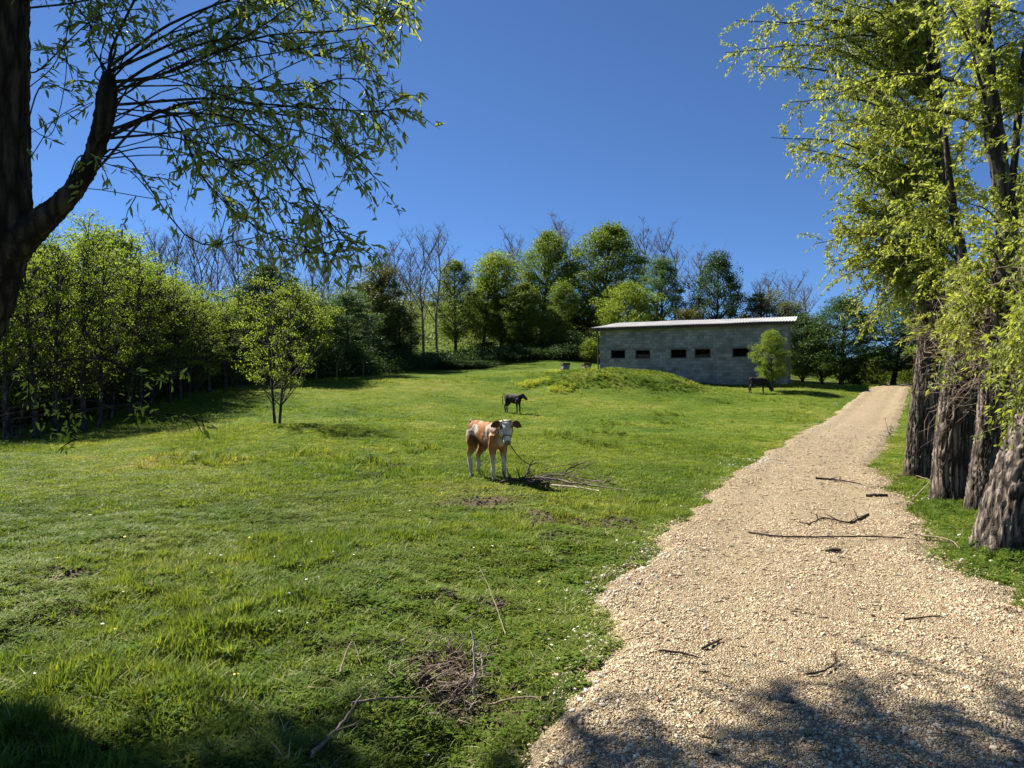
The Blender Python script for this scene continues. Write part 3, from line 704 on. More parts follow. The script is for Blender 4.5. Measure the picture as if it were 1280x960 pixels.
def proto_tree(seed, H, Rw, base, ncl, nleaf, leaf, shape='round', flat=.75, clr=.2, trunk_r=.13, bark='bark_grey', mat='leaf_mid', stems=1, up=.5):
    """returns (trunk mesh, crown mesh) for a broadleaf tree; crown made of clumps of single leaves carried on limbs"""
    r = np.random.default_rng(seed); b = MB(); lv = Leaves(); axes = []
    for s_ in range(stems):
        lean = r.normal(0, .05 * H, 2) if stems == 1 else np.array([math.cos(s_ * 2.9 + .3), math.sin(s_ * 2.9 + .3)]) * .10 * H
        ax = curve([(s_ * -.10, s_ * .05, -.5), (lean[0] * .35 - s_ * .08, lean[1] * .35, H * .3), (lean[0] * .8, lean[1] * .8, H * .65), (lean[0], lean[1], H * .95)], 12)
        b.tube(ax, np.linspace(trunk_r, .02, 12) * (1 + .5 * np.exp(-np.arange(12) * 1.5)) / math.sqrt(stems), 7); axes.append(ax)
    for k in range(ncl):
        t = (k + r.uniform()) / ncl
        if shape == 'round': rad = math.sqrt(max(0, 1 - (2 * t - .92) ** 2)) if t < .96 else .15
        elif shape == 'cone': rad = (1 - t) ** .75 * (.55 + .45 * min(1, t * 5)) + .1
        elif shape == 'tall': rad = math.sin(math.pi * min(1, t * .86 + .12)) ** .7
        else: rad = .65 + .35 * math.sin(t * 9 + seed) if t < .85 else .5
        rad *= r.uniform(.55, 1.2)
        z = base + (H - base) * t * .97; a = k * 2.39996 + r.normal() * .3; q = rad * Rw * (1 - clr * .7) * r.uniform(.3, 1.0) ** .45
        ax = axes[k % stems]; zi = max(base * .8, z - q * r.uniform(.3, .9)); fi = np.interp(zi, ax[:, 2], np.arange(len(ax))); p0 = ax[int(fi)]
        c = np.array([p0[0] + q * math.cos(a), p0[1] + q * math.sin(a), z])
        pts = bez(p0, c, -.08 * q); b.tube(pts, np.linspace(trunk_r * .28, .010, 6), 4, False)
        rc = Rw * clr * r.uniform(.55, 1.75); n = int(nleaf / ncl * r.uniform(.6, 1.4))
        for _ in range(3):
            b.tube(bez(pts[3], c + r.normal(0, rc * .7, 3), 0, 3), [.012, .008, .005], 3, False)
        off = r.normal(size=(n, 3)); off = off / np.linalg.norm(off, axis=1)[:, None] * (r.uniform(0, 1, (n, 1)) ** .45) * rc * np.array([1.15, 1.15, flat])
        d = unit(off * .6 / rc + r.normal(size=(n, 3)) * .6 + [0, 0, -.25])
        out = unit(off + (c - np.array([0, 0, base + (H - base) * .4])) * .35)
        lv.add(c + off, d, leaf * r.uniform(.65, 1.3, n), out * .5 + np.array([0, 0, up]))
    return b.build('trunk', M[bark]), lv.build('crown', M[mat], r, .55)

def proto_bare(seed, H, spread, trunk_r=.11, nb=16):
    r = np.random.default_rng(seed); b = MB(); tw = MB()
    ax = curve([(0, 0, -.5), (r.normal(0, .2), r.normal(0, .2), H * .35), (r.normal(0, .35), r.normal(0, .35), H * .7), (r.normal(0, .5), r.normal(0, .5), H)], 14)
    b.tube(ax, np.linspace(trunk_r, .015, 14), 6)
    for k in range(nb):
        t = .32 + .66 * (k + r.uniform()) / nb; p0 = ax[int(t * 13)]; a = k * 2.4 + r.normal() * .4; l = spread * (1.15 - t * .75) * r.uniform(.6, 1.2)
        e = p0 + np.array([math.cos(a) * l * .55, math.sin(a) * l * .55, l * r.uniform(.7, 1.3)]); P = bez(p0, e, -.12 * l, 6); tw.tube(P, np.linspace(.045, .012, 6), 4, False)
        for j in range(7):
            s = P[r.integers(2, 6)]; a2 = r.uniform(0, 6.28); l2 = l * r.uniform(.25, .5); e2 = s + np.array([math.cos(a2) * l2 * .6, math.sin(a2) * l2 * .6, l2 * r.uniform(.5, 1.1)]); P2 = bez(s, e2, 0, 4); tw.tube(P2, np.linspace(.016, .008, 4), 3, False)
            for q in range(5):
                s3 = P2[r.integers(1, 4)]; tw.tube([s3, s3 + (np.array([r.normal() * .5, r.normal() * .5, r.uniform(.1, .9)])) * l2 * .6], [.008, .005], 3, False)
    return b.build('trunk', M['bark_bare']), tw.build('crown', M['bark_bare'])

PT = {}
PT['wispy'] = [proto_tree(s, 8.5, 2.5, 1.3, 84, 7800, .085, 'tall', .60, .135, .075, 'bark_grey', 'leaf_fresh', 2, .15) for s in (1, 2, 3)]
PT['pole'] = [proto_tree(s, 8.5, 1.9, 2.8, 50, 2800, .085, 'tall', .6, .15, .13, 'bark_grey', 'leaf_fresh', 1, .15) for s in (31, 32)]
PT['airy'] = [proto_tree(s, 5.0, 2.0, 1.35, 62, 7000, .06, 'tall', .55, .15, .085, 'bark_grey', 'leaf_fresh', 2, .15) for s in (4,)]
PT['round'] = [proto_tree(s, 11, 3.4, 2.2, 150, 40000, .145, 'round', .8, .17, .2, 'bark_grey', 'leaf_mid', 1) for s in (5, 6)]
PT['poplar'] = [proto_tree(s, 9, 1.6, 1.9, 80, 15000, .12, 'tall', .8, .24, .11, 'bark_grey', 'leaf_mid', 1) for s in (7, 8)]
PT['fresh'] = [proto_tree(s, 8, 2.4, 1.7, 100, 24000, .12, 'round', .75, .20, .12, 'bark_grey', 'leaf_fresh', 1) for s in (9, 10)]
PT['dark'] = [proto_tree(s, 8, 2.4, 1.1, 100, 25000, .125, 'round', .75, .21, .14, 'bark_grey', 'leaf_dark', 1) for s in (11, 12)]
PT['cone'] = [proto_tree(s, 9, 2.2, .8, 110, 24000, .125, 'cone', .65, .22, .14, 'bark_grey', 'leaf_dark', 1) for s in (13,)]
PT['blue'] = [proto_tree(s, 9, 2.1, 1.5, 85, 19000, .125, 'tall', .65, .22, .13, 'bark_grey', 'leaf_blue', 1) for s in (14, 15)]
PT['bronze'] = [proto_tree(s, 8, 2.4, 1.2, 80, 15000, .125, 'ragged', .7, .22, .13, 'bark_grey', 'leaf_bronze', 1) for s in (16, 17)]
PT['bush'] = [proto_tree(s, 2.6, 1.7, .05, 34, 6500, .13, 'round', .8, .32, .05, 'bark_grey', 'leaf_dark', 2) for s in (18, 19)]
PT['freshbush'] = [proto_tree(s, 2.6, 1.5, .1, 34, 6500, .12, 'round', .8, .32, .05, 'bark_grey', 'leaf_fresh', 2) for s in (20, 21)]
PT['bare'] = [proto_bare(s, 10, 3.2) for s in (22, 23, 24)]
DIM = {'wispy': (8.5, 2.5), 'airy': (5.0, 2.0), 'pole': (8.5, 1.9), 'round': (11, 3.4), 'poplar': (9, 1.6), 'fresh': (8, 2.4), 'dark': (8, 2.4), 'cone': (9, 2.2), 'blue': (9, 2.1), 'bronze': (8, 2.4), 'bush': (2.6, 1.7), 'freshbush': (2.6, 1.5), 'bare': (10, 1.6)}
count = {}
def tree(kind, u, D, top, wpx, label, group=None, name=None, x_off=0.0):
    k = count.get(kind, 0); count[kind] = k + 1
    tr, cr = PT[kind][k % len(PT[kind])]
    x = (u - CU) / F * D; zg = float(smooth_h(np.array([x]), np.array([D]))[0]); H = max(.6, CAMZ + D * (HV - top) / F - zg)
    h0, r0 = DIM[kind]; sz_ = H / h0; sx_ = (wpx / F * D / 2) / r0 * (1.12 if kind in ('wispy', 'airy') else .95 if kind == 'freshbush' else 1.3)
    if kind == 'bare': sx_ = .6 * sz_ + .4 * sx_
    nm = name or {'bare': 'bare_tree', 'bush': 'bush', 'freshbush': 'bush'}.get(kind, 'broadleaf_tree')
    o = empty(nm, (x, D, zg), (k * 2.1 + u * .013) % 6.28, (sx_, sx_, sz_))
    tag(o, label, 'bush' if nm == 'bush' else 'tree', group)
    link('stem' if nm == 'bush' else 'trunk', tr, o); link('foliage' if nm == 'bush' else ('branches' if kind == 'bare' else 'crown'), cr, o).name = 'foliage' if nm == 'bush' else 'crown'
    return o
GW, GB, GM, GR_, GBK = 'trees of the wood on the left', 'bare trees rising behind the wood', 'trees along the top of the pasture', 'trees behind and beside the shed', 'bushes along the foot of the wood'
# wood on the left, front row then inner rows
for (k, u, D, top, wpx, lab) in (
    ('wispy', 22, 26.0, 292, 150, 'yellow-green thin-stemmed tree at left wood edge, beside dark willow trunk'),
    ('wispy', 82, 27.5, 258, 150, 'tallest yellow-green tree of the left wood, layered crown'),
    ('wispy', 138, 29.5, 282, 140, 'yellow-green layered tree just right of the tallest in left wood'),
    ('wispy', 188, 32.0, 322, 125, 'yellow-green tree where the left wood edge starts stepping down'),
    ('wispy', 236, 35.0, 352, 110, 'low yellow-green tree under the group of tall bare trees'),
    ('wispy', 283, 38.5, 362, 100, 'low yellow-green tree left of the lone twin-stemmed tree')):
    tree(k, u, D, top, wpx, lab, GW)
for (k, u, D, top, wpx, lab) in (('wispy', -70, 25, 270, 170, 'yellow-green tree mostly hidden by the dark willow trunk at left edge'), ('fresh', -20, 30, 285, 150, 'fresh green tree seen just past the dark willow trunk, inside the wood'),
    ('dark', 52, 33, 300, 150, 'dark green tree in the wood, between edge tree and tallest tree'), ('fresh', 112, 34, 285, 150, 'fresh green tree filling the gap right behind the tallest left wood tree'), ('dark', 160, 37, 345, 130, 'dark green tree in the wood behind the layered tree right of the tallest'),
    ('fresh', 205, 39, 345, 120, 'fresh green tree in the wood at foot of the leftmost bare trees'), ('dark', 255, 42, 372, 110, 'dark green tree in the wood below the middle bare trees'), ('dark', 5, 37, 330, 150, 'dark green tree deep in the wood at far left edge')):
    tree(k, u, D, top, wpx, lab, GW)
for (k, u, D, top, wpx, lab) in (
    ('dark', 330, 45, 328, 95, 'dark green tree behind the lone twin-stemmed tree, pointed top'),
    ('fresh', 300, 43, 372, 80, 'fresh green tree just left behind the lone twin-stemmed tree'),
    ('fresh', 372, 46, 356, 85, 'fresh green tree just right behind the lone twin-stemmed tree'),
    ('dark', 402, 50, 378, 70, 'dull green tree between lone twin-stemmed tree and bronze-topped tree'),
    ('blue', 436, 54, 366, 75, 'grey-green tree touching the bronze-topped dark tree on its left')):
    tree(k, u, D, top, wpx, lab, GM)
tree('airy', 348, 22.3, 344, 118, 'lone yellow-green twin-stemmed tree standing on the open pasture', None).rotation_euler.z = .1
for n, (u, D, top, wpx) in enumerate(((8, 24.5, 300, 90), (46, 25.0, 286, 84), (68, 25.6, 300, 80), (104, 26.8, 292, 84), (124, 27.6, 310, 76), (160, 29.6, 318, 76), (176, 30.6, 335, 70), (212, 33.2, 345, 66), (226, 34.2, 352, 60), (262, 36.8, 362, 58))):
    tree('pole', u, D, top, wpx, 'slender bare-stemmed tree at left wood front, ' + ('beside the willow trunk', 'left of the tallest tree', 'just left before the tallest tree', 'just right before the tallest tree', 'second right of the tallest tree', 'where the wood top begins to fall', 'under the leftmost bare trees', 'under the third bare tree', 'under the middle bare trees', 'nearest the lone pasture tree')[n], GW)
for n, (u, D, top, wpx) in enumerate(((196, 50, 308, 34), (211, 53, 298, 36), (226, 50, 300, 36), (243, 52, 293, 38), (258, 49, 303, 36), (274, 53, 298, 36), (290, 51, 306, 34), (305, 54, 300, 34), (322, 55, 308, 34), (345, 57, 304, 36), (362, 58, 312, 32), (385, 60, 322, 32), (416, 62, 330, 34))):
    tree('bare', u, D, top, wpx, 'leafless grey tree behind the left wood, ' + ('leftmost of its group', 'second from left of its group', 'third from left of its group', 'fourth from left of its group', 'fifth from left of its group', 'sixth from left of its group', 'seventh from left, middle of its group', 'just right of the group middle', 'over the lone pasture tree, left side', 'right above the lone pasture tree', 'just right of the lone pasture tree top', 'above the fresh green tree beside the lone one', 'between dull green tree and bronze-topped tree')[n], GB)
for (u, D, top, wpx, lab) in ((468, 66, 318, 42, 'leafless tree behind the bronze-topped tree, to its left'), (492, 68, 304, 46, 'tall leafless tree behind the bronze-topped tree, to its right'),
    (530, 62, 298, 44, 'left one of two tall leafless trees standing before the slim poplar-shaped tree'), (547, 63, 296, 44, 'right one of two tall leafless trees standing before the slim poplar-shaped tree'),
    (513, 70, 335, 36, 'short leafless tree between bronze-topped tree and twin leafless trees'), (628, 74, 318, 36, 'leafless tree peeping above the middle round green trees'), (712, 78, 290, 40, 'leafless trunk between the two big round trees'),
    (800, 76, 290, 52, 'tall leafless tree beside the biggest round tree, above shed roof'), (850, 72, 318, 44, 'leafless tree between blue-green tree and dark dome-topped tree'),
    (940, 66, 354, 44, 'leafless tree right of the dark dome-topped tree'), (962, 68, 350, 46, 'leafless tree over the right end of the shed roof'), (985, 67, 352, 44, 'leafless tree above right shed corner'), (1008, 66, 362, 40, 'leafless tree behind the dark trees right of the shed')):
    tree('bare', u, D, top, wpx, lab)
for n, (u, D, top, wpx) in enumerate(((400, 78, 330, 40), (440, 82, 322, 44), (505, 84, 318, 44), (585, 88, 330, 44), (612, 86, 322, 40), (655, 88, 300, 44), (700, 86, 282, 44), (775, 84, 300, 46), (820, 84, 300, 46), (870, 84, 318, 44))):
    tree('bare', u, D, top, wpx, 'thin far leafless tree on the wooded slope, ' + ('behind the grey-green tree', 'left behind the bronze-topped tree', 'right behind the bronze-topped tree', 'right of the slim poplar-shaped tree', 'left of the middle group', 'behind the second tallest round tree', 'left of the tallest round tree', 'right of the tallest round tree', 'over the blue-green tree', 'left of the dark dome-topped tree')[n])
for (k, u, D, top, wpx, lab) in (
    ('bronze', 480, 56, 328, 78, 'dark tree with bronze-tinted ragged top at the pasture top'),
    ('blue', 455, 58, 352, 60, 'grey-green tree just behind the bronze-topped tree'),
    ('dark', 500, 57, 382, 52, 'low dark tree under right side of the bronze-topped tree'),
    ('poplar', 570, 61, 324, 52, 'slim pale green poplar-shaped tree right of the twin leafless trees'),
    ('poplar', 603, 62, 342, 50, 'slim green tree leaning on the middle round group, left side'),
    ('fresh', 628, 64, 318, 72, 'fresh green round tree at left of the middle group'),
    ('round', 676, 70, 288, 74, 'big round green tree, second tallest, left of the tallest one'),
    ('poplar', 655, 60, 352, 46, 'bright lower tree in front of the second tallest round tree'),
    ('poplar', 688, 59, 354, 44, 'bright lower tree at front right of the middle group'),
    ('dark', 640, 66, 372, 56, 'dark tree filling shade under the middle group'),
    ('round', 744, 72, 279, 96, 'tallest big round-headed green tree of the pasture edge'),
    ('dark', 718, 68, 392, 54, 'dark low tree under the tallest round tree, left of the shed'),
    ('fresh', 781, 62, 352, 70, 'yellow-green rounded tree behind the left shed roof'),
    ('blue', 828, 64, 319, 60, 'blue-green tall tree behind the shed roof'),
    ('bronze', 858, 60, 384, 60, 'low olive tree behind middle of the shed roof'),
    ('dark', 894, 62, 317, 62, 'dark dense dome-topped tree behind the shed roof'),
    ('bronze', 945, 61, 364, 80, 'brownish olive tree behind right end of the shed'),
    ('bronze', 985, 58, 374, 62, 'brownish olive tree at right shed corner'),
    ('dark', 1003, 54, 392, 56, 'dark tree against the right end of the shed'),
    ('dark', 1051, 51, 372, 82, 'dark round tree on short trunk, between shed and gravel track'),
    ('dark', 1028, 53, 402, 50, 'small dark tree between shed end and dark round tree'),
    ('blue', 1115, 50, 362, 84, 'pale blue-green tree beyond the end of the gravel track'),
    ('blue', 1168, 48, 350, 90, 'pale blue-green tree seen through the willow trunks'),
    ('fresh', 1225, 42, 345, 110, 'fresh green tree behind the pollard willows'),
    ('fresh', 1300, 36, 330, 130, 'fresh green tree at right edge behind the pollard willows')):
    tree(k, u, D + (4.5 if u < 735 else 0), top, wpx, lab, GR_ if u > 770 else GM)
tree('fresh', 966, 41.6, 414, 38, 'small bright green bushy tree against right part of the shed wall', None, 'small_tree')
for (k, u, D, top, wpx, lab) in (
    ('freshbush', 1098, 54, 436, 56, 'bright bush beyond the crest of the gravel track'), ('bush', 1075, 56, 446, 50, 'dark bush right of the dark round tree'), ('freshbush', 1136, 52, 432, 52, 'bright bush at the end of the track beside willows'),
    ('freshbush', 1180, 46, 425, 70, 'bright bush behind the left pollard trunk'), ('bush', 1230, 36, 430, 90, 'dark bush behind the middle pollard trunks'), ('bush', 1290, 30, 410, 120, 'dark bush behind the right pollard trunk'),
    ('bush', 498, 59.5, 436, 40, 'dark bush at upper end of the diagonal bank hedge'), ('bush', 522, 60, 446, 44, 'dark bush second down the diagonal bank hedge'), ('bush', 548, 59.5, 453, 44, 'dark bush third down the diagonal bank hedge'), ('bush', 575, 59, 457, 44, 'dark bush fourth down the diagonal bank hedge'), ('bush', 602, 58.5, 459, 40, 'dark low bush at lower end of the diagonal bank hedge'), ('bush', 634, 61, 440, 50, 'dark bush below left of the bright front trees'), ('bush', 668, 62, 436, 56, 'dark bush below right of the bright front trees'), ('bush', 705, 61, 432, 50, 'dark bush between bright front trees and shed'),
    ('bush', 540, 63, 440, 46, 'dark bush on the bank below the twin leafless trees'), ('freshbush', 516, 60, 446, 30, 'bright low bush left of the dark bank bush'), ('bush', 575, 66, 438, 40, 'dark bush on the bank below the slim poplar-shaped tree'),
    ('bush', 610, 66, 428, 44, 'dark bush under left side of the middle group'), ('bush', 655, 66, 420, 50, 'dark bush under centre of the middle group'), ('bush', 700, 66, 414, 54, 'dark bush under right side of the middle group'), ('freshbush', 738, 60, 425, 34, 'bright bush just left of the shed wall'),
    ('bush', 722, 64, 430, 44, 'dark bush under the tallest round tree'), ('bush', 462, 58, 436, 50, 'dark bush under the bronze-topped tree'), ('bush', 428, 55, 440, 50, 'dark bush under the grey-green tree'), ('bush', 492, 62, 432, 50, 'dark bush behind the low dark tree')):
    tree(k, u, D, top, wpx, lab)
where = ('behind the left wire fence post', 'right of the lone pasture tree, at wood foot', 'hidden behind the lone pasture tree trunk', 'left of the lone pasture tree trunk, at wood foot', 'under the low yellow-green tree nearest the lone tree', 'under the low yellow-green tree below the bare trees', 'under the dark inner tree below the bare trees',
         'under the tree where the wood edge steps down', 'under the layered tree right of the tallest', 'under the tallest tree of the left wood', 'between tallest tree and edge tree of the wood', 'under the yellow-green tree beside the dark willow trunk', 'at the left edge behind the low willow shoots')
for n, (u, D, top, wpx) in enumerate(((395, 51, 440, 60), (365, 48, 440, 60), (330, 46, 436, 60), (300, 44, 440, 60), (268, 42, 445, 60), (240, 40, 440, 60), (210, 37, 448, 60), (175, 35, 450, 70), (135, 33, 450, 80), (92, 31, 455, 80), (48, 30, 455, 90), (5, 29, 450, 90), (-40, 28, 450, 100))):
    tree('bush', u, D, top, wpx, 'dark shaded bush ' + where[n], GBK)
# low undergrowth along the upper field edge, and the scrubby wooded slope beyond it
def mass(name, spots, hmin, hmax, rad, nl, leaf, mat, seed):
    r = np.random.default_rng(seed); lv = Leaves()
    for x, y in spots:
        z = float(smooth_h(np.array([x]), np.array([y]))[0]); h = r.uniform(hmin, hmax); n = int(nl * r.uniform(.6, 1.4)); off = unit(r.normal(size=(n, 3))) * r.uniform(.2, 1, (n, 1)) ** .5 * np.array([rad, rad, h * .6]) * r.uniform(.7, 1.2)
        lv.add(np.array([x, y, z + h * .45]) + off, unit(off + r.normal(size=(n, 3)) * .7), leaf * r.uniform(.6, 1.3, n), unit(off) * .5 + [0, 0, .4])
    tag(link(name, lv.build(name, M[mat], r, .6)), kind='stuff')
re_ = np.random.default_rng(61); ed = np.array([(120, 31), (200, 34.5), (300, 40), (400, 48), (500, 56), (600, 60), (690, 62), (748, 60)]); sp = []
for _ in range(760):
    u = re_.uniform(235, 742); d = np.interp(u, ed[:, 0], ed[:, 1]) + re_.uniform(0.3, 5.5); sp.append(((u - CU) / F * d, d))
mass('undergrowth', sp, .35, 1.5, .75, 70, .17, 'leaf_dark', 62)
sp = [((u - CU) / F * d, d) for u, d in zip(re_.uniform(330, 1000, 560), re_.uniform(70, 125, 560))]
M['leaf_far'] = leaf_mat('leaf_far', ((0.06, 0.085, 0.030), (0.10, 0.125, 0.045), (0.15, 0.165, 0.065)), .4)
mass('woods', sp, 1.5, 4.6, 1.9, 85, .32, 'leaf_far', 63)
sp = [((u - CU) / F * d, d) for u, d in zip(re_.uniform(1060, 1330, 160), re_.uniform(56, 80, 160))]
mass('undergrowth', sp, .6, 2.4, 1.2, 80, .2, 'leaf_mid', 64)
# wire fence at the foot of the trees
fr = empty('wire_fence', (0, 0, 0)); tag(fr, 'thin wire fence on grey posts below the dark trees, mid pasture', 'fence')
fp = []
for u, v, D in ((395, 475, 46.5), (421, 473, 48.5), (454, 470.5, 51), (482, 468.5, 53)):
    x = (u - CU) / F * D; z = gz(x, D); fp.append((x, D, z)); b = MB(); b.tube([(x, D, z - .2), (x + .02, D, z + 1.25)], .03, 6); link('post', b.build('post', M['dead_wood']), fr)
for hgt in (.4, .75, 1.1):
    b = MB(); b.tube([(p[0], p[1], p[2] + hgt) for p in fp], .003, 3); link('wire', b.build('wire', M['dead_wood']), fr)

# ------------------------------------------------------------------ willows
def spray(b, lv, r, p0, d, L, leaf, dens, rad=.006, droop=.5, nb=None):
    """one leafy shoot"""
    n = 5; t = np.linspace(0, 1, n)[:, None]; P = p0 + d * L * t + np.array([0, 0, -1]) * droop * L * t ** 2 + r.normal(0, .02 * L, (n, 3)) * t
    b.tube(P, np.linspace(rad, rad * .35, n), 3, False)
    m_ = max(3, int(L * dens)); s = r.uniform(.08, 1.0, m_) * (n - 1) * .999; i = s.astype(int); f = (s - i)[:, None]
    q = P[i] * (1 - f) + P[i + 1] * f; td = unit(P[i + 1] - P[i]); dd = unit(td * .7 + r.normal(size=(m_, 3)) * .75 + [0, 0, -.25])
    lv.add(q + r.normal(0, .012, (m_, 3)), dd, leaf * r.uniform(.6, 1.25, m_), nb)
def limb(b, lv, r, pts, r0, r1, ntw, tl, leaf, dens, start=.3, bias=(0, 0, 0), droop=.5, k=6, n=14):
    P = curve(pts, n); b.tube(P, np.linspace(r0, r1, n), k, False); T = unit(np.gradient(P, axis=0))
    for j in range(ntw):
        s = int((start + (1 - start) * (j + r.uniform()) / ntw) * (n - 1)); d = unit(T[s] * .7 + r.normal(size=3) * .75 + np.array(bias)); spray(b, lv, r, P[s], d, tl * r.uniform(.5, 1.3), leaf, dens, max(.004, r1 * .6), droop)
    return P

def gnarled(pts, radii, seed, rough=.20, k=112, n=150, ridges=34):
    """thick furrowed trunk as one surface with modelled bark ridges"""
    r = np.random.default_rng(seed); P = curve(pts, n); rad = np.interp(np.linspace(0, 1, n), np.linspace(0, 1, len(radii)), radii)
    T = unit(np.gradient(P, axis=0)); a = unit(np.cross(T, [0, 1, 0])); b_ = np.cross(T, a); th = np.arange(k) / k * 2 * math.pi
    zz = np.linspace(0, 1, n)[:, None] * np.linalg.norm(P[-1] - P[0]); tw = th[None] + .25 * zz + .35 * (fbm(zz * 2.2 + seed, zz * 0 + seed, seed, 2) - .5)
    per = np.cos(th)[None] * 1.5, np.sin(th)[None] * 1.5
    lump = fbm(per[0] * 1.1 + zz * .8 + seed * 3, per[1] * 1.1 + zz * .5, seed, 3) - .5
    rid = np.abs(np.sin(tw * ridges * .5 + 6 * (fbm(per[0] * 1.8 + seed + zz * .3, per[1] * 1.8 + zz * .55, seed + 4, 3) - .5))) ** .7
    rid2 = np.abs(np.sin(tw * ridges * 1.1 + 8 * (fbm(per[0] * 3 + seed, per[1] * 3 + zz * 1.3, seed + 5, 3) - .5)))
    fl = 1 + .30 * np.exp(-zz / .30) + np.exp(-zz / .28) * (.10 + .22 * np.maximum(0, np.cos(th[None] * 3 + seed)) + .16 * np.maximum(0, np.cos(th[None] * 5 + seed * 2.3)))
    rr = rad[:, None] * fl * (1 + rough * 2.2 * lump + rough * .55 * (rid - .6) + rough * .5 * (rid2 - .6)) + r.normal(0, .0035, (n, k))
    V = P[:, None] + rr[..., None] * (a[:, None] * np.cos(th)[None, :, None] + b_[:, None] * np.sin(th)[None, :, None])
    i = np.arange(n - 1)[:, None] * k; j = np.arange(k)[None]; j2 = (j + 1) % k
    Q = np.stack([i + j, i + j2, i + k + j2, i + k + j], -1).reshape(-1, 4)
    V = V.reshape(-1, 3); top = len(V); V = np.concatenate([V, [P[-1] + T[-1] * rad[-1] * .3]])
    return V, Q, [((n - 1) * k + q, (n - 1) * k + (q + 1) % k, top) for q in range(k)]

def pollard(name, seed, base, trunk_pts, trunk_r, stems, targets, label, nhead=50, leaf=.078, dens=66, dead=26):
    """pollard willow: furrowed trunk, stems from its head, leafy shoots; targets are limb ends"""
    r = np.random.default_rng(seed); root = empty(name, tuple(base)); tag(root, label, 'tree', 'pollard willows beside the track'); o = np.asarray(base)
    tp = [np.asarray(p) - o for p in trunk_pts]; V, Q, T = gnarled(tp, trunk_r, seed); link('trunk', mesh('trunk', V, Q, T, True, M['bark_willow']), root)
    b, lv = MB(), Leaves(); head = tp[-1]; axes = []
    for pts, r0, r1 in stems:
        P = [np.asarray(p) - o for p in pts]; ax = curve([head - [0, 0, .25]] + P if np.linalg.norm(head - P[0]) > .05 else P, 26)
        rad = np.linspace(r0, r1, 26) * (1 + r.normal(0, .05, 26)); b.tube(ax, rad, 10); axes.append((ax, rad))
    for e, z_off in targets:
        e = np.asarray(e) - o; ax, rad = axes[0] if r.uniform() < .85 else axes[-1]
        hz = np.linalg.norm(ax[:, :2] - e[:2], axis=1); d = np.abs(ax[:, 2] + hz * z_off - e[2]); s = max(1, int(np.argmin(d))); p0 = ax[s]
        L = np.linalg.norm(e - p0); mid = (p0 + e) / 2 + [0, 0, .14 * L]
        limb(b, lv, r, [p0, mid, e], min(.028, rad[s] * .4, .008 + .008 * L), .005, int(8 + L * 9), .5, leaf, dens, .12, (0, 0, .1), .45)
    for ax, rad in axes:     # shoots straight from the stems
        for j in range(nhead):
            s = int(r.integers(2, 26)); d = unit(np.array([r.normal(), r.normal(), r.uniform(-.1, .9)])); spray(b, lv, r, ax[s], d, r.uniform(.4, 1.1), leaf, dens, .006, .35)
    if dead:
        t = MB()
        for j in range(dead * 10):
            p0 = head + np.array([r.normal(0, .2), r.normal(0, .2), r.uniform(-1.3, .2)]); d = unit(np.array([r.normal(), r.normal(), r.uniform(-1.1, 1.2)])); L = r.uniform(.2, .75)
            P = np.stack([p0, p0 + d * L * .4 + r.normal(0, .05, 3), p0 + d * L * .7 + r.normal(0, .09, 3), p0 + d * L + r.normal(0, .12, 3) - [0, 0, .1]]); t.tube(curve(P, 6), np.linspace(.007, .002, 6), 4, False)
        for j in range(30): spray(b, lv, r, head + np.array([r.normal(0, .22), r.normal(0, .22), r.uniform(-1.1, .3)]), unit(np.array([r.normal(), r.normal(), r.uniform(-.2, 1)])), r.uniform(.2, .5), leaf * .8, dens, .005, .3)
        link('dead_shoots', t.build('dead_shoots', M['dead_wood']), root).name = 'dead_shoot'
    link('branches', b.build('branches', M['bark_grey']), root).name = 'limb'
    link('crown', lv.build('crown', M['leaf_willow'], r, .36, False), root)
    return root

def gb(u, v):   # ground point under pixel
    x, y = hit(u, v); return np.array([x, y, gz(x, y)])
rt = np.random.default_rng(91)
def rand_targets(n, u0, u1, v0, v1, D, sd=.9):
    return [(at(rt.uniform(u0, u1), rt.uniform(v0, v1), D + rt.normal(0, sd)), rt.uniform(.2, .9)) for _ in range(n)]
A0 = gb(1150, 596); DA = A0[1]
edgeA = [(at(u, v, DA + dd), rt.uniform(.05, .55)) for u, v, dd in ((906, 66, -.4), (920, 25, .3), (935, 82, .2), (986, 128, -.3), (964, 172, .2), (985, 182, -.5), (1010, 200, .4), (1052, 205, -.4), (1046, 245, .3), (1036, 288, .1), (1018, 305, -.2), (1030, 330, .4), (1052, 345, -.3), (1068, 372, .2), (1085, 395, -.3), (1070, 415, .3), (975, 70, .4), (1005, 55, -.5), (1000, 110, .2), (1030, 150, -.3))]
pollard('pollard_willow', 31, A0, [A0 - [0, 0, .3], at(1150, 545, DA), at(1156, 490, DA), at(1160, 455, DA), at(1164, 400, DA), at(1168, 340, DA)], [.235, .225, .215, .20, .185, .165],
        [([at(1170, 300, DA), at(1172, 180, DA), at(1166, 60, DA), at(1165, -80, DA), at(1160, -180, DA)], .165, .08)],
        edgeA + rand_targets(50, 1030, 1150, 0, 230, DA + .3) + rand_targets(34, 1055, 1145, 200, 370, DA, .6) + rand_targets(10, 1140, 1200, 200, 380, DA + 1.0, .4) + rand_targets(22, 940, 1080, -160, 40, DA) + rand_targets(8, 1080, 1300, -160, 60, DA),
        'leftmost and farthest pollard willow, one straight dark stem above its furrowed trunk', 46)
B0 = gb(1193, 627); DB = B0[1]
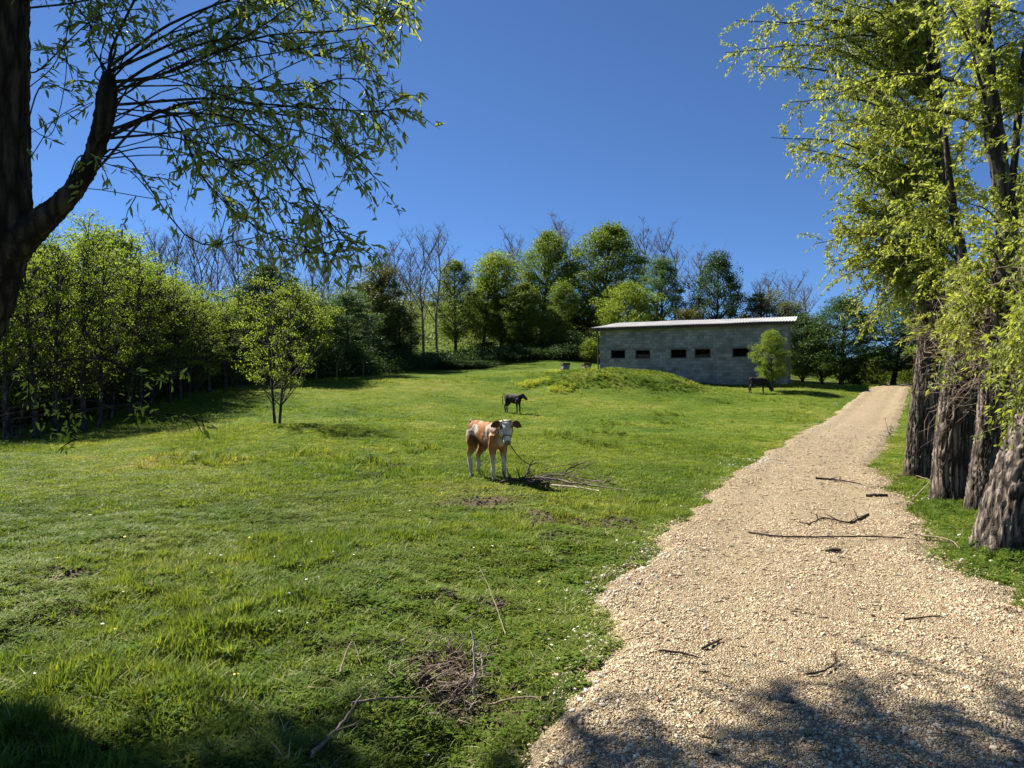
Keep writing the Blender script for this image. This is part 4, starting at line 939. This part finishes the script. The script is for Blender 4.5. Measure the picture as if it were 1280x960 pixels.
pollard('pollard_willow', 33, B0, [B0 - [0, 0, .3], at(1190, 570, DB), at(1196, 515, DB), at(1203, 478, DB), at(1207, 440, DB), at(1209, 405, DB)], [.235, .225, .24, .235, .20, .14],
        [([at(1205, 340, DB + .2), at(1190, 250, DB + .4), at(1180, 150, DB + .5)], .12, .03), ([at(1222, 390, DB), at(1240, 360, DB - .1), at(1262, 320, DB - .4)], .07, .02)],
        rand_targets(10, 1110, 1230, 230, 370, DB + .7, .4) + rand_targets(5, 1190, 1260, 380, 430, DB - .3, .4), 'second pollard willow from the track, squat deeply furrowed trunk with cut head', 22)
C0 = gb(1228, 642); DC = C0[1]
pollard('pollard_willow', 35, C0, [C0 - [0, 0, .3], at(1232, 600, DC), at(1240, 540, DC), at(1243, 480, DC), at(1246, 430, DC), at(1251, 370, DC)], [.19, .17, .17, .175, .16, .145],
        [([at(1256, 330, DC), at(1258, 270, DC), at(1243, 170, DC), at(1232, 80, DC), at(1226, 0, DC), at(1222, -120, DC)], .15, .09), ([at(1290, 10, DC), at(1340, -20, DC)], .05, .03)],
        rand_targets(18, 1190, 1330, 60, 330, DC + .6) + rand_targets(9, 1180, 1310, 290, 400, DC + .2, .6) + [(at(1060, 160, DC + .6), .1), (at(1035, 120, DC + .5), .1), (at(1100, 152, DC + .3), .1)] + rand_targets(9, 1150, 1340, -120, 60, DC),
        'third pollard willow from the track, tall crooked dark stem leaning back and forth', 30)
D0 = gb(1272, 690); DD = D0[1]
pollard('pollard_willow', 37, D0, [D0 - [0, 0, .3], at(1278, 640, DD), at(1302, 560, DD), at(1335, 480, DD), at(1345, 420, DD), at(1348, 360, DD)], [.34, .30, .27, .25, .22, .19],
        [([at(1348, 300, DD), at(1350, 100, DD), at(1360, -100, DD)], .17, .08)],
        rand_targets(9, 1235, 1330, 390, 510, DD + .2, .45) + rand_targets(8, 1260, 1400, 120, 380, DD, .7), 'nearest pollard willow, very thick grey trunk leaning right out of frame', 26)

# big willow on the left, its crown hanging over the view
def left_willow():
    r = np.random.default_rng(41); D = 4.3; K = D / 5.8
    base = at(-215, 862, D); base[2] = gz(base[0], base[1]); root = empty('willow_tree', tuple(base)); o = base
    tag(root, 'large dark silhouetted willow at left edge, leafy branches hanging across the sky', 'tree')
    V, Q, T = gnarled([base - o - [0, 0, .3], at(-165, 680, D) - o, at(-74, 480, D) - o, at(-24, 370, D) - o, at(-3, 290, D) - o, at(-1, 150, D) - o, at(2, 0, D) - o, at(6, -140, D + .2) - o, at(20, -330, D + .6) - o], np.array([.34, .29, .24, .215, .215, .195, .185, .17, .13]) * K, 41, .10, 80, 160, 18)
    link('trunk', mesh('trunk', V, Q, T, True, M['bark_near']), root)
    b, lv = MB(), Leaves()
    L0 = [at(u, v, D - dd * K) - o for u, v, dd in ((8, 312, 0), (45, 284, .05), (80, 252, .1), (108, 214, .15), (126, 165, .2), (133, 125, .2), (136, 92, .2))]
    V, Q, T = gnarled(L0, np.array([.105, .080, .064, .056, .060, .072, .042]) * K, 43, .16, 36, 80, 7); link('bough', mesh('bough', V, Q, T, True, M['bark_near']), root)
    def pb(s, pts, r0=.022, ntw=14, start=.35, tl=.42, bias=(.25, 0, -.05), dens=30, droop=.55):
        for rep in range(2):
            q = [s] + pts; jit = [(0, r.normal(0, 12), 0)] + [(r.normal(0, 15 + 16 * rep), r.normal(0, 17 + 16 * rep) - 4 * rep, r.normal(0, .12 + .2 * rep)) for _ in pts[:-1]] + [(-30 * rep * r.uniform(), r.normal(0, 22) * rep, .25 * rep * r.normal())]
            limb(b, lv, r, [at(u + a, v + c, D - (dd - e) * K) - o for (u, v, dd), (a, c, e) in zip(q, jit)], r0 * (.50 if rep == 0 else .30) * K, .0022, int(ntw * (1.0 if rep == 0 else .45)), tl * .80 * K, .060, 70, start * (1 if rep == 0 else .85), bias, droop * .8, 5, 18)
    k1, k2, k3, k4, k5 = (135, 105, .2), (133, 135, .2), (125, 165, .2), (112, 205, .15), (85, 248, .1)
    pb(k1, [(200, 60, .1), (300, 5, 0), (380, -30, 0)], .03, 18); pb(k1, [(190, 80, .3), (330, 45, .5), (440, 20, .6), (518, 18, .7)], .026, 22, .3)
    pb(k2, [(210, 95, .3), (300, 60, .2), (400, 40, .2), (470, 70, .1)], .026, 20, .3); pb(k2, [(220, 110, 0), (340, 85, -.3), (420, 110, -.5), (492, 168, -.6)], .024, 20, .3)
    pb(k2, [(240, 118, .4), (360, 115, .7), (450, 120, .9), (500, 135, 1.0)], .024, 18, .4); pb(k3, [(210, 130, .4), (300, 128, .6), (400, 160, .7), (455, 215, .8)], .024, 18, .4)
    pb(k3, [(220, 128, 0), (310, 150, -.2), (400, 205, -.3), (452, 232, -.4)], .022, 16, .4); pb(k3, [(220, 135, .6), (330, 175, .9), (400, 240, 1.0), (430, 318, 1.1)], .022, 20, .4)
    pb(k4, [(190, 165, .3), (260, 220, .5), (330, 285, .6), (428, 322, .6)], .022, 20, .35, .34); pb(k4, [(170, 195, 0), (240, 260, -.1), (300, 320, -.2), (352, 350, -.2)], .018, 8, .35, .3)
    pb(k5, [(130, 205, .3), (170, 200, .4), (200, 225, .5)], .012, 6, .4, .28); pb(k4, [(160, 165, .4), (230, 180, .6), (290, 230, .7), (320, 262, .7)], .016, 12, .4, .34)
    pb(k1, [(150, 40, .1), (200, -30, .2), (260, -90, .2)], .03, 14); pb(k1, [(110, 50, .1), (80, 5, .2), (50, -40, .3)], .02, 12, .4); pb(k1, [(140, 60, 0), (150, 10, -.2), (140, -60, -.3)], .022, 12, .4); pb(k1, [(230, 30, .4), (330, -10, .6), (430, -20, .8), (500, 30, .8)], .024, 18, .3)
    pb((30, 160, 0), [(60, 130, .1), (90, 90, .2), (80, 60, .2)], .012, 8, .3, .25); pb((32, 85, 0), [(70, 65, .2), (110, 30, .3), (180, 10, .4)], .014, 10, .3, .3); pb((30, 215, 0), [(50, 180, .2), (75, 140, .3), (100, 130, .3)], .008, 5, .3, .2)
    pb((25, 20, 0), [(90, -20, .2), (200, -60, .3), (300, -60, .4)], .03, 16); pb(k2, [(230, 75, .1), (320, 20, .1), (370, -15, 0)], .022, 16, .3); pb(k3, [(230, 150, .2), (290, 190, .3), (350, 240, .3), (395, 285, .3)], .018, 14, .4)
    # unseen upper crown above the frame, limb ends aimed to shade track and grass
    for q in range(98):
        if q < 48: gx_, gy_ = r.uniform(-.1, 3.8), r.uniform(2.75, 4.2)
        else: gx_, gy_ = r.uniform(-3.0, -.1), r.uniform(2.9, 3.9)
        z = r.uniform(5.9, 8.2); e = np.array([gx_ - .74 * z, gy_ + .62 * z, z])
        if e[2] < CAMZ + (e[1] + .5) * 500 / F + .35: e[2] = CAMZ + (e[1] + .5) * 500 / F + .35
        s = at(8 + 12 * r.uniform(), -60 - 250 * r.uniform(), D + .4)
        limb(b, lv, r, [s - o, s * .55 + e * .45 + [0, 0, .35] - o, e - o], .032, .006, 13, .5, .115, 30, .62, (.1, 0, .2), .15, 5, 12)
    link('branches', b.build('branches', M['bark_near']), root).name = 'limb'
    link('crown', lv.build('crown', M['leaf_near'], r, .27, True), root)
    # low shoots at the left edge, sunlight put into their leaf colour
    b, lv = MB(), Leaves()
    for pts in ([(-150, 560), (0, 520), (60, 512), (120, 514)], [(-150, 555), (60, 500), (150, 512), (225, 520), (262, 528)], [(-150, 560), (30, 545), (70, 540), (102, 552)], [(-150, 520), (80, 450), (180, 470), (240, 466)], [(-150, 545), (140, 508), (170, 508), (198, 530)], [(-150, 520), (0, 470), (50, 488)]):
        limb(b, lv, r, [at(u, v, 4.2 if q == 0 else 3.3 - .001 * max(0, u)) - o for q, (u, v) in enumerate(pts)], .006, .002, 6, .07, .036, 110, .62, (.1, -.1, .1), .3, 4, 14)
    link('low_branches', b.build('low_branches', M['bark_near']), root).name = 'low_limb'
    link('low_foliage', lv.build('low_foliage', M['leaf_sunlit'], r, .30, True), root)
left_willow()

# ------------------------------------------------------------------ calves
def ring_loft(b, C_, hw, hh, fwd, k=16):
    """closed loft of ellipses: centres, half widths (sideways), half heights, frame from fwd"""
    C_ = np.asarray(C_, float); n = len(C_); T = unit(np.gradient(C_, axis=0)); side = unit(np.cross(np.array([0, 0, 1.0]) if fwd is None else np.asarray(fwd), T)); up = np.cross(T, side)
    th = np.arange(k) / k * 2 * math.pi
    V = C_[:, None] + side[:, None] * (np.cos(th)[None] * np.asarray(hw)[:, None])[..., None] + up[:, None] * (np.sin(th)[None] * np.asarray(hh)[:, None])[..., None]
    i = np.arange(n - 1)[:, None] * k; j = np.arange(k)[None]; j2 = (j + 1) % k
    Q = np.stack([i + j, i + j2, i + k + j2, i + k + j], -1).reshape(-1, 4)
    V = np.concatenate([V.reshape(-1, 3), [C_[0], C_[-1]]])
    T_ = [(n * k, (q + 1) % k, q) for q in range(k)] + [(n * k + 1, (n - 1) * k + q, (n - 1) * k + (q + 1) % k) for q in range(k)]
    b.add(V, Q, T_)

def calf(name, loc, yaw, scale, label, colour, head_yaw=0.0, pitch=58, graze=False, step=0.0, tail_up=False):
    root = empty(name, loc, yaw, (scale,) * 3); tag(root, label, 'calf')
    b = MB()
    X_ = np.array([-.575, -.56, -.50, -.40, -.26, -.10, .06, .22, .34, .44, .50, .53]); zc = np.array([.84, .845, .855, .860, .845, .81, .785, .780, .785, .80, .81, .81])
    hh = np.array([.06, .10, .150, .180, .178, .205, .228, .235, .228, .19, .13, .07]); hh = hh * (1.0 if colour == 'red' else 1.13); hw = np.array([.045, .08, .14, .168, .145, .165, .172, .16, .138, .105, .075, .04])
    ring_loft(b, np.stack([X_, X_ * 0, zc], 1), hw, hh, None, 20)
    # hip bones and withers
    if graze: nk = [(.36, 0, .84), (.52, 0, .78), (.66, 0, .62), (.74, 0, .46)]; poll = np.array([.76, 0, .47])
    else: nk = [(.32, 0, .85), (.43, 0, .885), (.52, 0, .925), (.59, .02 * math.sin(head_yaw), .95)]; poll = np.array([.60, 0, 1.0])
    ring_loft(b, curve(nk, 8), np.linspace(.145, .10, 8), np.linspace(.20, .125, 8), None, 16)
    # head, built along +x from the poll then turned
    hx = np.array([-.06, -.03, .03, .10, .18, .26, .33, .37, .39]); hwid = np.array([.05, .085, .105, .108, .082, .066, .068, .060, .030]); hhei = np.array([.05, .085, .105, .110, .092, .074, .064, .054, .025]); hz = np.array([.0, .0, -.005, -.015, -.02, -.022, -.022, -.022, -.022])
    Hb = MB(); ring_loft(Hb, np.stack([hx, hx * 0, hz], 1), hwid, hhei, None, 16)
    Rm = np.array(Euler((0, R(pitch), head_yaw)).to_matrix())
    hd = lambda p: np.asarray(p, float) @ Rm.T + poll
    b.add(hd(Hb.V[0]), Hb.Q[0], Hb.T[0])
    for s in (-1, 1):   # ears and horn buds
        e0, e1 = hd((.0, s * .075, .03)), hd((.05, s * .285, .0)) + [0, 0, -.015]
        P = curve([e0, (e0 + e1) / 2 + [0, 0, .015], e1], 7); ring_loft(b, P, [.025, .042, .066, .074, .066, .042, .012], [.018, .018, .017, .016, .014, .012, .008], Rm @ np.array([.55, 0, .75]), 10)
        b.tube([hd((-.03, s * .06, .06)), hd((-.055, s * .10, .085))], [.018, .009], 6)
    for s in (-1, 1):
        f = step * s
        P = curve([(.36, s * .10, .80), (.335, s * .115, .62), (.34 + f * .4, s * .11, .47), (.355 + f, s * .105, .345), (.352 + f, s * .10, .20), (.36 + f, s * .10, .095), (.378 + f, s * .10, .045), (.39 + f, s * .10, .0)], 24)
        rd = np.interp(np.linspace(0, 1, 24), [0, .14, .3, .5, .58, .72, .84, .92, 1], [.09, .088, .060, .038, .050, .026, .036, .034, .048])
        ring_loft(b, P, rd * .9, rd, (0, 1, 0) if False else (0, 1, .001), 12)
        g = -step * s
        P = curve([(-.40, s * .10, .84), (-.345, s * .125, .68), (-.36 + g * .3, s * .125, .55), (-.50 + g * .7, s * .115, .405), (-.485 + g, s * .11, .24), (-.465 + g, s * .11, .10), (-.45 + g, s * .11, .045), (-.437 + g, s * .11, .0)], 24)
        rd = np.interp(np.linspace(0, 1, 24), [0, .15, .32, .46, .56, .74, .86, .93, 1], [.12, .130, .088, .042, .052, .028, .037, .034, .048])
        ring_loft(b, P, rd * .85, rd, (0, 1, .001), 12)
    tp = [(-.54, 0, .99), (-.60, 0, 1.03), (-.66, 0, .93), (-.70, .02, .72), (-.70, .03, .52), (-.68, .03, .40)] if not tail_up else [(-.54, 0, .98), (-.62, 0, 1.06), (-.70, 0, 1.03), (-.74, 0, .86), (-.73, 0, .62), (-.72, 0, .45)]
    b.tube(curve(tp, 16), np.interp(np.linspace(0, 1, 16), [0, .2, .6, .8, .92, 1], [.035, .026, .020, .028, .032, .012]), 8)
    for q in range(len(b.V)): b.V[q] = b.V[q] * np.array([1, .93, 1])
    me = b.build('calf_body'); tmp = bpy.data.objects.new('calf_body', me); C.objects.link(tmp)
    md = tmp.modifiers.new('r', 'REMESH'); md.mode = 'VOXEL'; md.voxel_size = .0125; md.use_smooth_shade = True
    sm = tmp.modifiers.new('s', 'SMOOTH'); sm.factor = .5; sm.iterations = 4
    dg = bpy.context.evaluated_depsgraph_get(); ev = bpy.data.meshes.new_from_object(tmp.evaluated_get(dg)); bpy.data.objects.remove(tmp)
    n = len(ev.vertices); co = np.empty(n * 3, np.float32); ev.vertices.foreach_get('co', co); co = co.reshape(-1, 3).astype(float)
    co += np.stack([fbm(co[:, 1] * 14 + 3, co[:, 2] * 9, 90, 3) - .5, fbm(co[:, 0] * 14, co[:, 2] * 9, 91, 3) - .5, fbm(co[:, 0] * 14, co[:, 1] * 14, 92, 3) - .5], 1) * .014; ev.vertices.foreach_set('co', co.astype(np.float32).ravel()); hl = (co - poll) @ Rm       # head-local
    nz = fbm(co[:, 0] * 5 + 3, co[:, 2] * 5 + co[:, 1] * 3, 77, 3); x, y, z = co.T; n2 = fbm(co[:, 0] * 16 + co[:, 1] * 13, co[:, 2] * 11 + 5, 78, 3)
    inhead = (hl[:, 0] > -.09) & (np.abs(hl[:, 1]) < .125) & (np.abs(hl[:, 2]) < .14) & (hl[:, 0] < .42)
    ear = (hl[:, 0] > -.12) & (hl[:, 0] < .12) & (np.abs(hl[:, 1]) >= .105) & (np.abs(hl[:, 2]) < .11) & (co @ [1, 0, 0] > .45)
    col = np.empty((n, 3))
    if colour == 'red':
        red, white = np.array([.29, .105, .019]), np.array([.60, .52, .41])
        wh = np.maximum.reduce([(1 - sstep(.24, .52, z + (nz - .5) * .5 + (n2 - .5) * .25 - .04 * (y > 0))), sstep(.02, .10, .57 - z - np.abs(x + .02) * .55 + (nz - .5) * .2) * .8, sstep(.0, .06, -(x + .58)) , sstep(.60, .72, nz + .12 * np.exp(-((x + .24) / .08) ** 2) + (n2 - .5) * .35) * .8, .55 * sstep(.52, .75, n2) * np.exp(-((y) / .07) ** 2) * (z > .9),
                                .8 * np.exp(-((x - .50) / .07) ** 2) * (1 - sstep(.66, .86, z))])
        col[:] = red * (1 - wh[:, None]) + white * wh[:, None]; col[inhead] = white
        dk = sstep(.50, .36, fbm(x * 3.4 + 9, z * 3.4 + y * 2, 83, 3)) * (z < .93) * (~inhead) * (1 - wh); col = col * (1 - .6 * dk[:, None]) + np.array([.09, .035, .014]) * .6 * dk[:, None]  # dark brown mottling below the back, also painting shade on flank and shoulder
        col[ear] = (.17, .062, .022)
        pt = inhead & (np.abs(np.abs(hl[:, 1]) - .085) < .035) & (np.abs(hl[:, 0] - .08) < .04); col[pt] = (.45, .33, .24)
        col[inhead & (hl[:, 0] > .335)] = (.20, .13, .11)
        col *= (.45 + .75 * fbm(co[:, 0] * 7 + co[:, 1] * 5, co[:, 2] * 5, 79, 3) + .4 * (n2 - .3))[:, None]
    else:
        c0 = np.array([.013, .010, .009]) if colour == 'black' else np.array([.022, .014, .011]); col[:] = c0
        if colour == 'black':
            st = .5 * np.exp(-((x - .40) / .03) ** 2) * (z > .6) * (z < .9) * sstep(.45, .6, nz); col += st[:, None] * .30
            col += (sstep(.45, .7, nz) * .03)[:, None] * np.array([1.2, .9, .7])
        col[inhead & (hl[:, 0] > .35)] = (.05, .04, .035)
    dirt = sstep(.42, .0, z) * sstep(.35, .65, n2) * .85; col = col * (1 - dirt[:, None]) + np.array([.13, .09, .06]) * dirt[:, None] * (colour == 'red') + col * dirt[:, None] * (colour != 'red')
    hoof = z < .045; col[hoof] = (.05, .042, .036)
    cattr(ev, 'coat', col); ev.materials.clear()
    if 'coat' not in M:
        m, nt, out = newmat('coat'); a = nd(nt, 'ShaderNodeAttribute'); a.attribute_name = 'coat'; tc = nd(nt, 'ShaderNodeTexCoord'); mp = nd(nt, 'ShaderNodeMapping'); mp.inputs['Scale'].default_value = (1, 1, .3); nt.links.new(tc.outputs['Object'], mp.inputs[0])
        q = noise(nt, mp.outputs[0], 90, 3, .7); p = nd(nt, 'ShaderNodeBsdfPrincipled'); p.inputs['Roughness'].default_value = .75; p.inputs['Specular IOR Level'].default_value = .2; p.inputs['Sheen Weight'].default_value = .03
        nt.links.new(mixc(nt, 1.0, a.outputs['Color'], ramp(nt, q.outputs[0], [(.3, (.8, .8, .8)), (.7, (1.15, 1.15, 1.15))]), 'MULTIPLY'), p.inputs['Base Color']); bp = nd(nt, 'ShaderNodeBump'); bp.inputs['Strength'].default_value = .5; bp.inputs['Distance'].default_value = .01; nt.links.new(q.outputs[0], bp.inputs['Height']); nt.links.new(bp.outputs[0], p.inputs['Normal']); nt.links.new(p.outputs[0], out.inputs[0]); M['coat'] = m
        M['eye'] = plain_mat('eye', (.012, .009, .008), .15, .1, 5, .6, 0); M['strap'] = plain_mat('strap', (.10, .09, .08), .8, .2)
    ev.materials.append(M['coat']); ev.polygons.foreach_set('use_smooth', np.ones(len(ev.polygons), bool)); ev.name = 'body'; link('body', ev, root)
    for s in (-1, 1):
        b = MB(); c = hd((.085, s * .094, .030)); th = np.linspace(0, math.pi, 7); ring_loft(b, c + np.stack([np.cos(th) * .019, th * 0, th * 0], 1), np.sin(th) * .019 + .001, np.sin(th) * .019 + .001, None, 10); link('eye', b.build('eye', M['eye']), root)
        b = MB(); c = hd((.378, s * .030, .008)); ring_loft(b, c + np.stack([np.cos(th) * .012, th * 0, th * 0], 1), np.sin(th) * .012 + .001, np.sin(th) * .010 + .001, None, 8); link('nostril', b.build('nostril', M['eye']), root)
    b = MB(); t = np.linspace(0, 2 * math.pi, 25)
    b.tube(hd(np.stack([t * 0 + .245, np.cos(t) * .073, np.sin(t) * .082 - .022], 1)), .009, 5, False)
    b.tube(hd(np.stack([t * 0 - .02 + .03 * np.sin(t), np.cos(t) * .098, np.sin(t) * .105], 1)), .009, 5, False)
    for s in (-1, 1): b.tube(hd([(.245, s * .072, -.03), (.12, s * .108, -.03), (-.02, s * .1, -.03)]), .008, 5, False)
    link('halter', b.build('halter', M['strap']), root)
    return root, hd((.245, 0, -.105)) * scale

def place(p, yaw, q):   # local to world
    c, s = math.cos(yaw), math.sin(yaw); return np.array(p) + np.array([q[0] * c - q[1] * s, q[0] * s + q[1] * c, q[2]])
hx_, hy_ = -.43, 12.9
yaw1 = math.atan2(-.83, .53)
root1, chin = calf('calf', (hx_, hy_, gz(hx_, hy_) - .01), yaw1, 1.02, 'orange and white calf with white face, tethered by rope to dead branches', 'red', R(-27), 58, step=.03)
chin_w = place((hx_, hy_, gz(hx_, hy_)), yaw1, chin)
bx, by = hit(642, 513); by = hit(640, 516)[1]; bx = (641.5 - CU) / F * by
calf('calf', (bx, by, gz(bx, by) - .01), math.atan2(-.62, .78), .86 * by / 33, 'black calf standing side-on alone in middle of the pasture', 'black', R(18), 38, step=.02, tail_up=True)
dx_, dy_ = (947 - CU) / F * 41.0, 41.0
calf('calf', (dx_, dy_, gz(dx_, dy_) - .01), R(-8), .86, 'dark brown calf with lowered head beside the shed wall and small bright tree', 'brown', 0, 62, graze=True, step=.03)

# ------------------------------------------------------------------ dead branches, rope, sticks
def stick(name, pts, r0, r1, mat, label, cat='branch', twigs=0, seed=0, sink=.0, tl=.25):
    """pts: world points (z taken as height above the ground)"""
    P = [np.array([p[0], p[1], sz(p[0], p[1]) + p[2] * (.7 if name == 'dead_branch' else 1)]) for p in pts]; o = P[0].copy(); b = MB(); r = np.random.default_rng(seed); n = 6 * len(P); cv = curve([p - o for p in P], n) + r.normal(0, r0 * .35, (n, 3)) * np.array([1, 1, .4])
    b.tube(cv, np.linspace(r0, r1, n) * (1 + r.normal(0, .07, n)), 6)
    for k in range(twigs):
        s = int(r.integers(n // 5, n - 1)); d = unit(cv[min(s + 1, n - 1)] - cv[s - 1] + r.normal(0, .05, 3) + unit(r.normal(size=3)) * np.linalg.norm(cv[min(s + 1, n - 1)] - cv[s - 1]) * 1.1); d[2] = abs(d[2]) * .7
        L = tl * r.uniform(.5, 1.4); b.tube([cv[s], cv[s] + d * L * .5 + r.normal(0, .02, 3), cv[s] + d * L], [r0 * .45, r0 * .3, r0 * .12], 4, False)
    ob = link(name, b.build(name, M[mat])); ob.location = tuple(o); return tag(ob, label, cat)
def px(u, v, h=0.0): x, y = hit(u, v); return (x, y, h)
stick('dead_branch', [px(648, 606, .10), px(680, 604, .09), px(730, 608, .07), px(785, 614, .05)], .028, .008, 'dead_wood', 'long grey dead branch lying from the tethered calf to the right', twigs=9, seed=1, tl=.35)
stick('dead_branch', [px(688, 607, .05), px(720, 611, .05), px(750, 615, .05)], .02, .010, 'dead_pale', 'pale bare stick lying along front of the dead branches by the calf', twigs=2, seed=2)
stick('dead_branch', [px(703, 600, .05), px(712, 597, .20), (px(733, 597)[0], px(720, 600)[1], .30)], .02, .006, 'dead_dark', 'dark forked branch rising at right end of the dead branches by the calf', twigs=6, seed=3, tl=.3)
stick('dead_branch', [px(654, 602, .04), px(661, 598, .22), (px(665, 600)[0], px(665, 600)[1], .42)], .022, .008, 'dead_dark', 'dark upright snag of dead branches where the rope is tied', twigs=6, seed=4)
stick('dead_branch', [px(626, 606, .05), px(640, 607, .12), px(662, 606, .10), px(690, 604, .08)], .035, .015, 'dead_dark', 'thick dark dead branch directly at the calf front feet', twigs=13, seed=5, tl=.3)
stick('dead_branch', [px(655, 609, .04), px(672, 610, .10), px(688, 612, .03)], .03, .012, 'dead_dark', 'short dark crooked branch at front of the heap by the calf', twigs=10, seed=6, tl=.3)
stick('dead_branch', [px(668, 603, .06), px(700, 600, .10), px(735, 602, .06), px(770, 606, .05)], .018, .005, 'dead_wood', 'thin grey branch at back of the dead branches by the calf', twigs=9, seed=7, tl=.35)
stick('dead_branch', [px(660, 596, .03), px(700, 588, .06), px(740, 582, .04)], .010, .004, 'dead_wood', 'thin twiggy branch lying behind the branch heap on the grass', twigs=10, seed=8, tl=.4)
e = np.array([px(664, 600)[0], px(664, 600)[1], 0]); e[2] = sz(e[0], e[1]) + .21
b = MB(); b.tube(curve([chin_w, chin_w * .62 + e * .38 - [0, 0, .07], chin_w * .3 + e * .7 - [0, 0, .06], e], 20), .009, 6)
M['rope'] = plain_mat('rope', (.10, .11, .085), .9, .3, 60)
tag(link('tether_rope', b.build('tether_rope', M['rope'])), 'thin taut rope from the calf halter down to the dead branches', 'rope')

stick('fallen_stick', [px(632, 786, .03), px(614, 752, .12), px(597, 726, .22)], .0045, .002, 'dead_wood', 'thin grey stick leaning up out of the grass above the dead stems', 'stick', 1, 11)
stick('fallen_stick', [px(592, 868, .02), (px(597, 830)[0] - .01, px(592, 868)[1] + .12, .16), (px(597, 800)[0] - .02, px(592, 868)[1] + .22, .30)], .010, .006, 'dead_pale', 'pale upright broken stem in front of the dark dead brush', 'stick', 1, 12)
stick('fallen_stick', [px(604, 838, .02), (px(600, 815)[0] + .01, px(604, 838)[1] + .1, .13)], .008, .004, 'dead_pale', 'short pale upright stem just right of the taller broken stem', 'stick', 0, 13)
stick('fallen_stick', [px(390, 965, .03), px(425, 925, .06), px(452, 898, .10)], .010, .005, 'dead_wood', 'grey bent twig crossing the grass near bottom centre', 'stick', 2, 14)
stick('fallen_stick', [px(440, 898, .06), px(480, 892, .07), px(528, 884, .06)], .008, .004, 'dead_wood', 'grey twig lying level in grass, touching the bent twig', 'stick', 2, 15)
stick('fallen_stick', [px(610, 881, .04), px(645, 879, .05), px(672, 880, .04)], .007, .004, 'dead_wood', 'short level twig at the dark ditch beside the track', 'stick', 0, 16)
stick('fallen_stick', [px(425, 842, .03), px(440, 822, .10), px(452, 834, .03)], .006, .003, 'dead_wood', 'small arched twig in grass left of the dead brush', 'stick', 0, 17)
stick('fallen_stick', [px(634, 686, .02), px(680, 692, .03), px(733, 697, .02)], .007, .004, 'dead_dark', 'thin dark twig lying on grass below the muddy hollow', 'stick', 1, 18)
stick('fallen_branch', [px(936, 668, .015), px(975, 676, .02), px(1040, 677, .02), px(1100, 675, .03), px(1165, 678, .03), px(1190, 682, .03)], .011, .006, 'dead_dark', 'long curved thin branch lying right across the gravel track', 'branch', 3, 19, tl=.2)
stick('fallen_branch', [px(1020, 602, .02), px(1045, 603, .03), px(1078, 609, .02)], .022, .008, 'dead_dark', 'dark short branch on the track, farthest of the track branches', 'branch', 4, 20, tl=.2)
stick('fallen_stick', [px(1083, 623, .02), px(1108, 623, .02)], .030, .022, 'dead_dark', 'stubby dark wood piece at right side of track near the trunks', 'stick', 0, 21)
stick('fallen_stick', [px(1034, 694, .015), px(1050, 692, .02)], .018, .014, 'dead_dark', 'small dark stub of wood in the middle of the track', 'stick', 0, 22)
stick('fallen_stick', [px(824, 825, .012), px(850, 827, .015), px(874, 830, .012)], .008, .005, 'dead_dark', 'dark straight twig on gravel at left edge of the tree shadow', 'stick', 0, 23)
stick('fallen_stick', [px(877, 818, .012), px(903, 805, .015)], .009, .005, 'dead_dark', 'short slanted dark twig on gravel just above the tree shadow', 'stick', 0, 24)
stick('fallen_stick', [px(1008, 850, .012), px(1032, 847, .02), px(1047, 838, .015)], .008, .004, 'dead_dark', 'thin forked twig on gravel inside the tree shadow', 'stick', 2, 25, tl=.1)
stick('fallen_stick', [px(1130, 780, .012), px(1165, 776, .02), px(1180, 778, .015)], .007, .004, 'dead_dark', 'thin bent twig on gravel at right, near the verge', 'stick', 1, 26, tl=.1)
stick('fallen_stick', [px(1085, 645, .01), px(1062, 655, .02), px(1030, 652, .02), px(1010, 660, .01)], .016, .006, 'dead_dark', 'dark ragged bark strip among litter on the track', 'stick', 9, 27, tl=.2)
stick('fallen_branch', [px(1120, 598, .05), px(1140, 597, .06), px(1165, 602, .06)], .014, .006, 'dead_wood', 'grey branch lying in the grass at foot of the leftmost trunk', 'branch', 3, 28, tl=.2)
stick('fallen_branch', [px(1140, 625, .03), px(1160, 612, .10), px(1175, 600, .2)], .008, .004, 'dead_pale', 'thin pale stick slanting in grass before the leftmost trunk', 'branch', 1, 29, tl=.2)
stick('fallen_branch', [px(1150, 670, .03), px(1185, 678, .05), px(1200, 690, .03)], .009, .005, 'dead_wood', 'thin branch at right track edge, end of the long curved branch', 'branch', 2, 30, tl=.2)
stick('fallen_branch', [px(1112, 545, .03), px(1108, 536, .12), px(1106, 530, .25)], .012, .006, 'dead_dark', 'small dark twig standing at right edge of the far track', 'branch', 3, 31, tl=.2)
# dead stems around the brush hollow
def brush():
    r = np.random.default_rng(51); b = MB()
    for k in range(230):
        u, v = r.normal(560, 34), r.normal(836, 26); x, y = hit(u, v); z = sz(x, y); a = r.uniform(0, 6.28); L = r.uniform(.06, .24); up = r.uniform(0, .8) ** 2
        b.tube([(x, y, z - .01), (x + math.cos(a) * L * .5, y + math.sin(a) * L * .4, z + .03 + up * L * .5), (x + math.cos(a + .4) * L, y + math.sin(a + .4) * L * .8, z + .03 + up * L * .8)], [.0035, .003, .0015], 3, False)
    tag(link('dead_brush', b.build('dead_brush', M['dead_wood'])), kind='stuff')
brush()
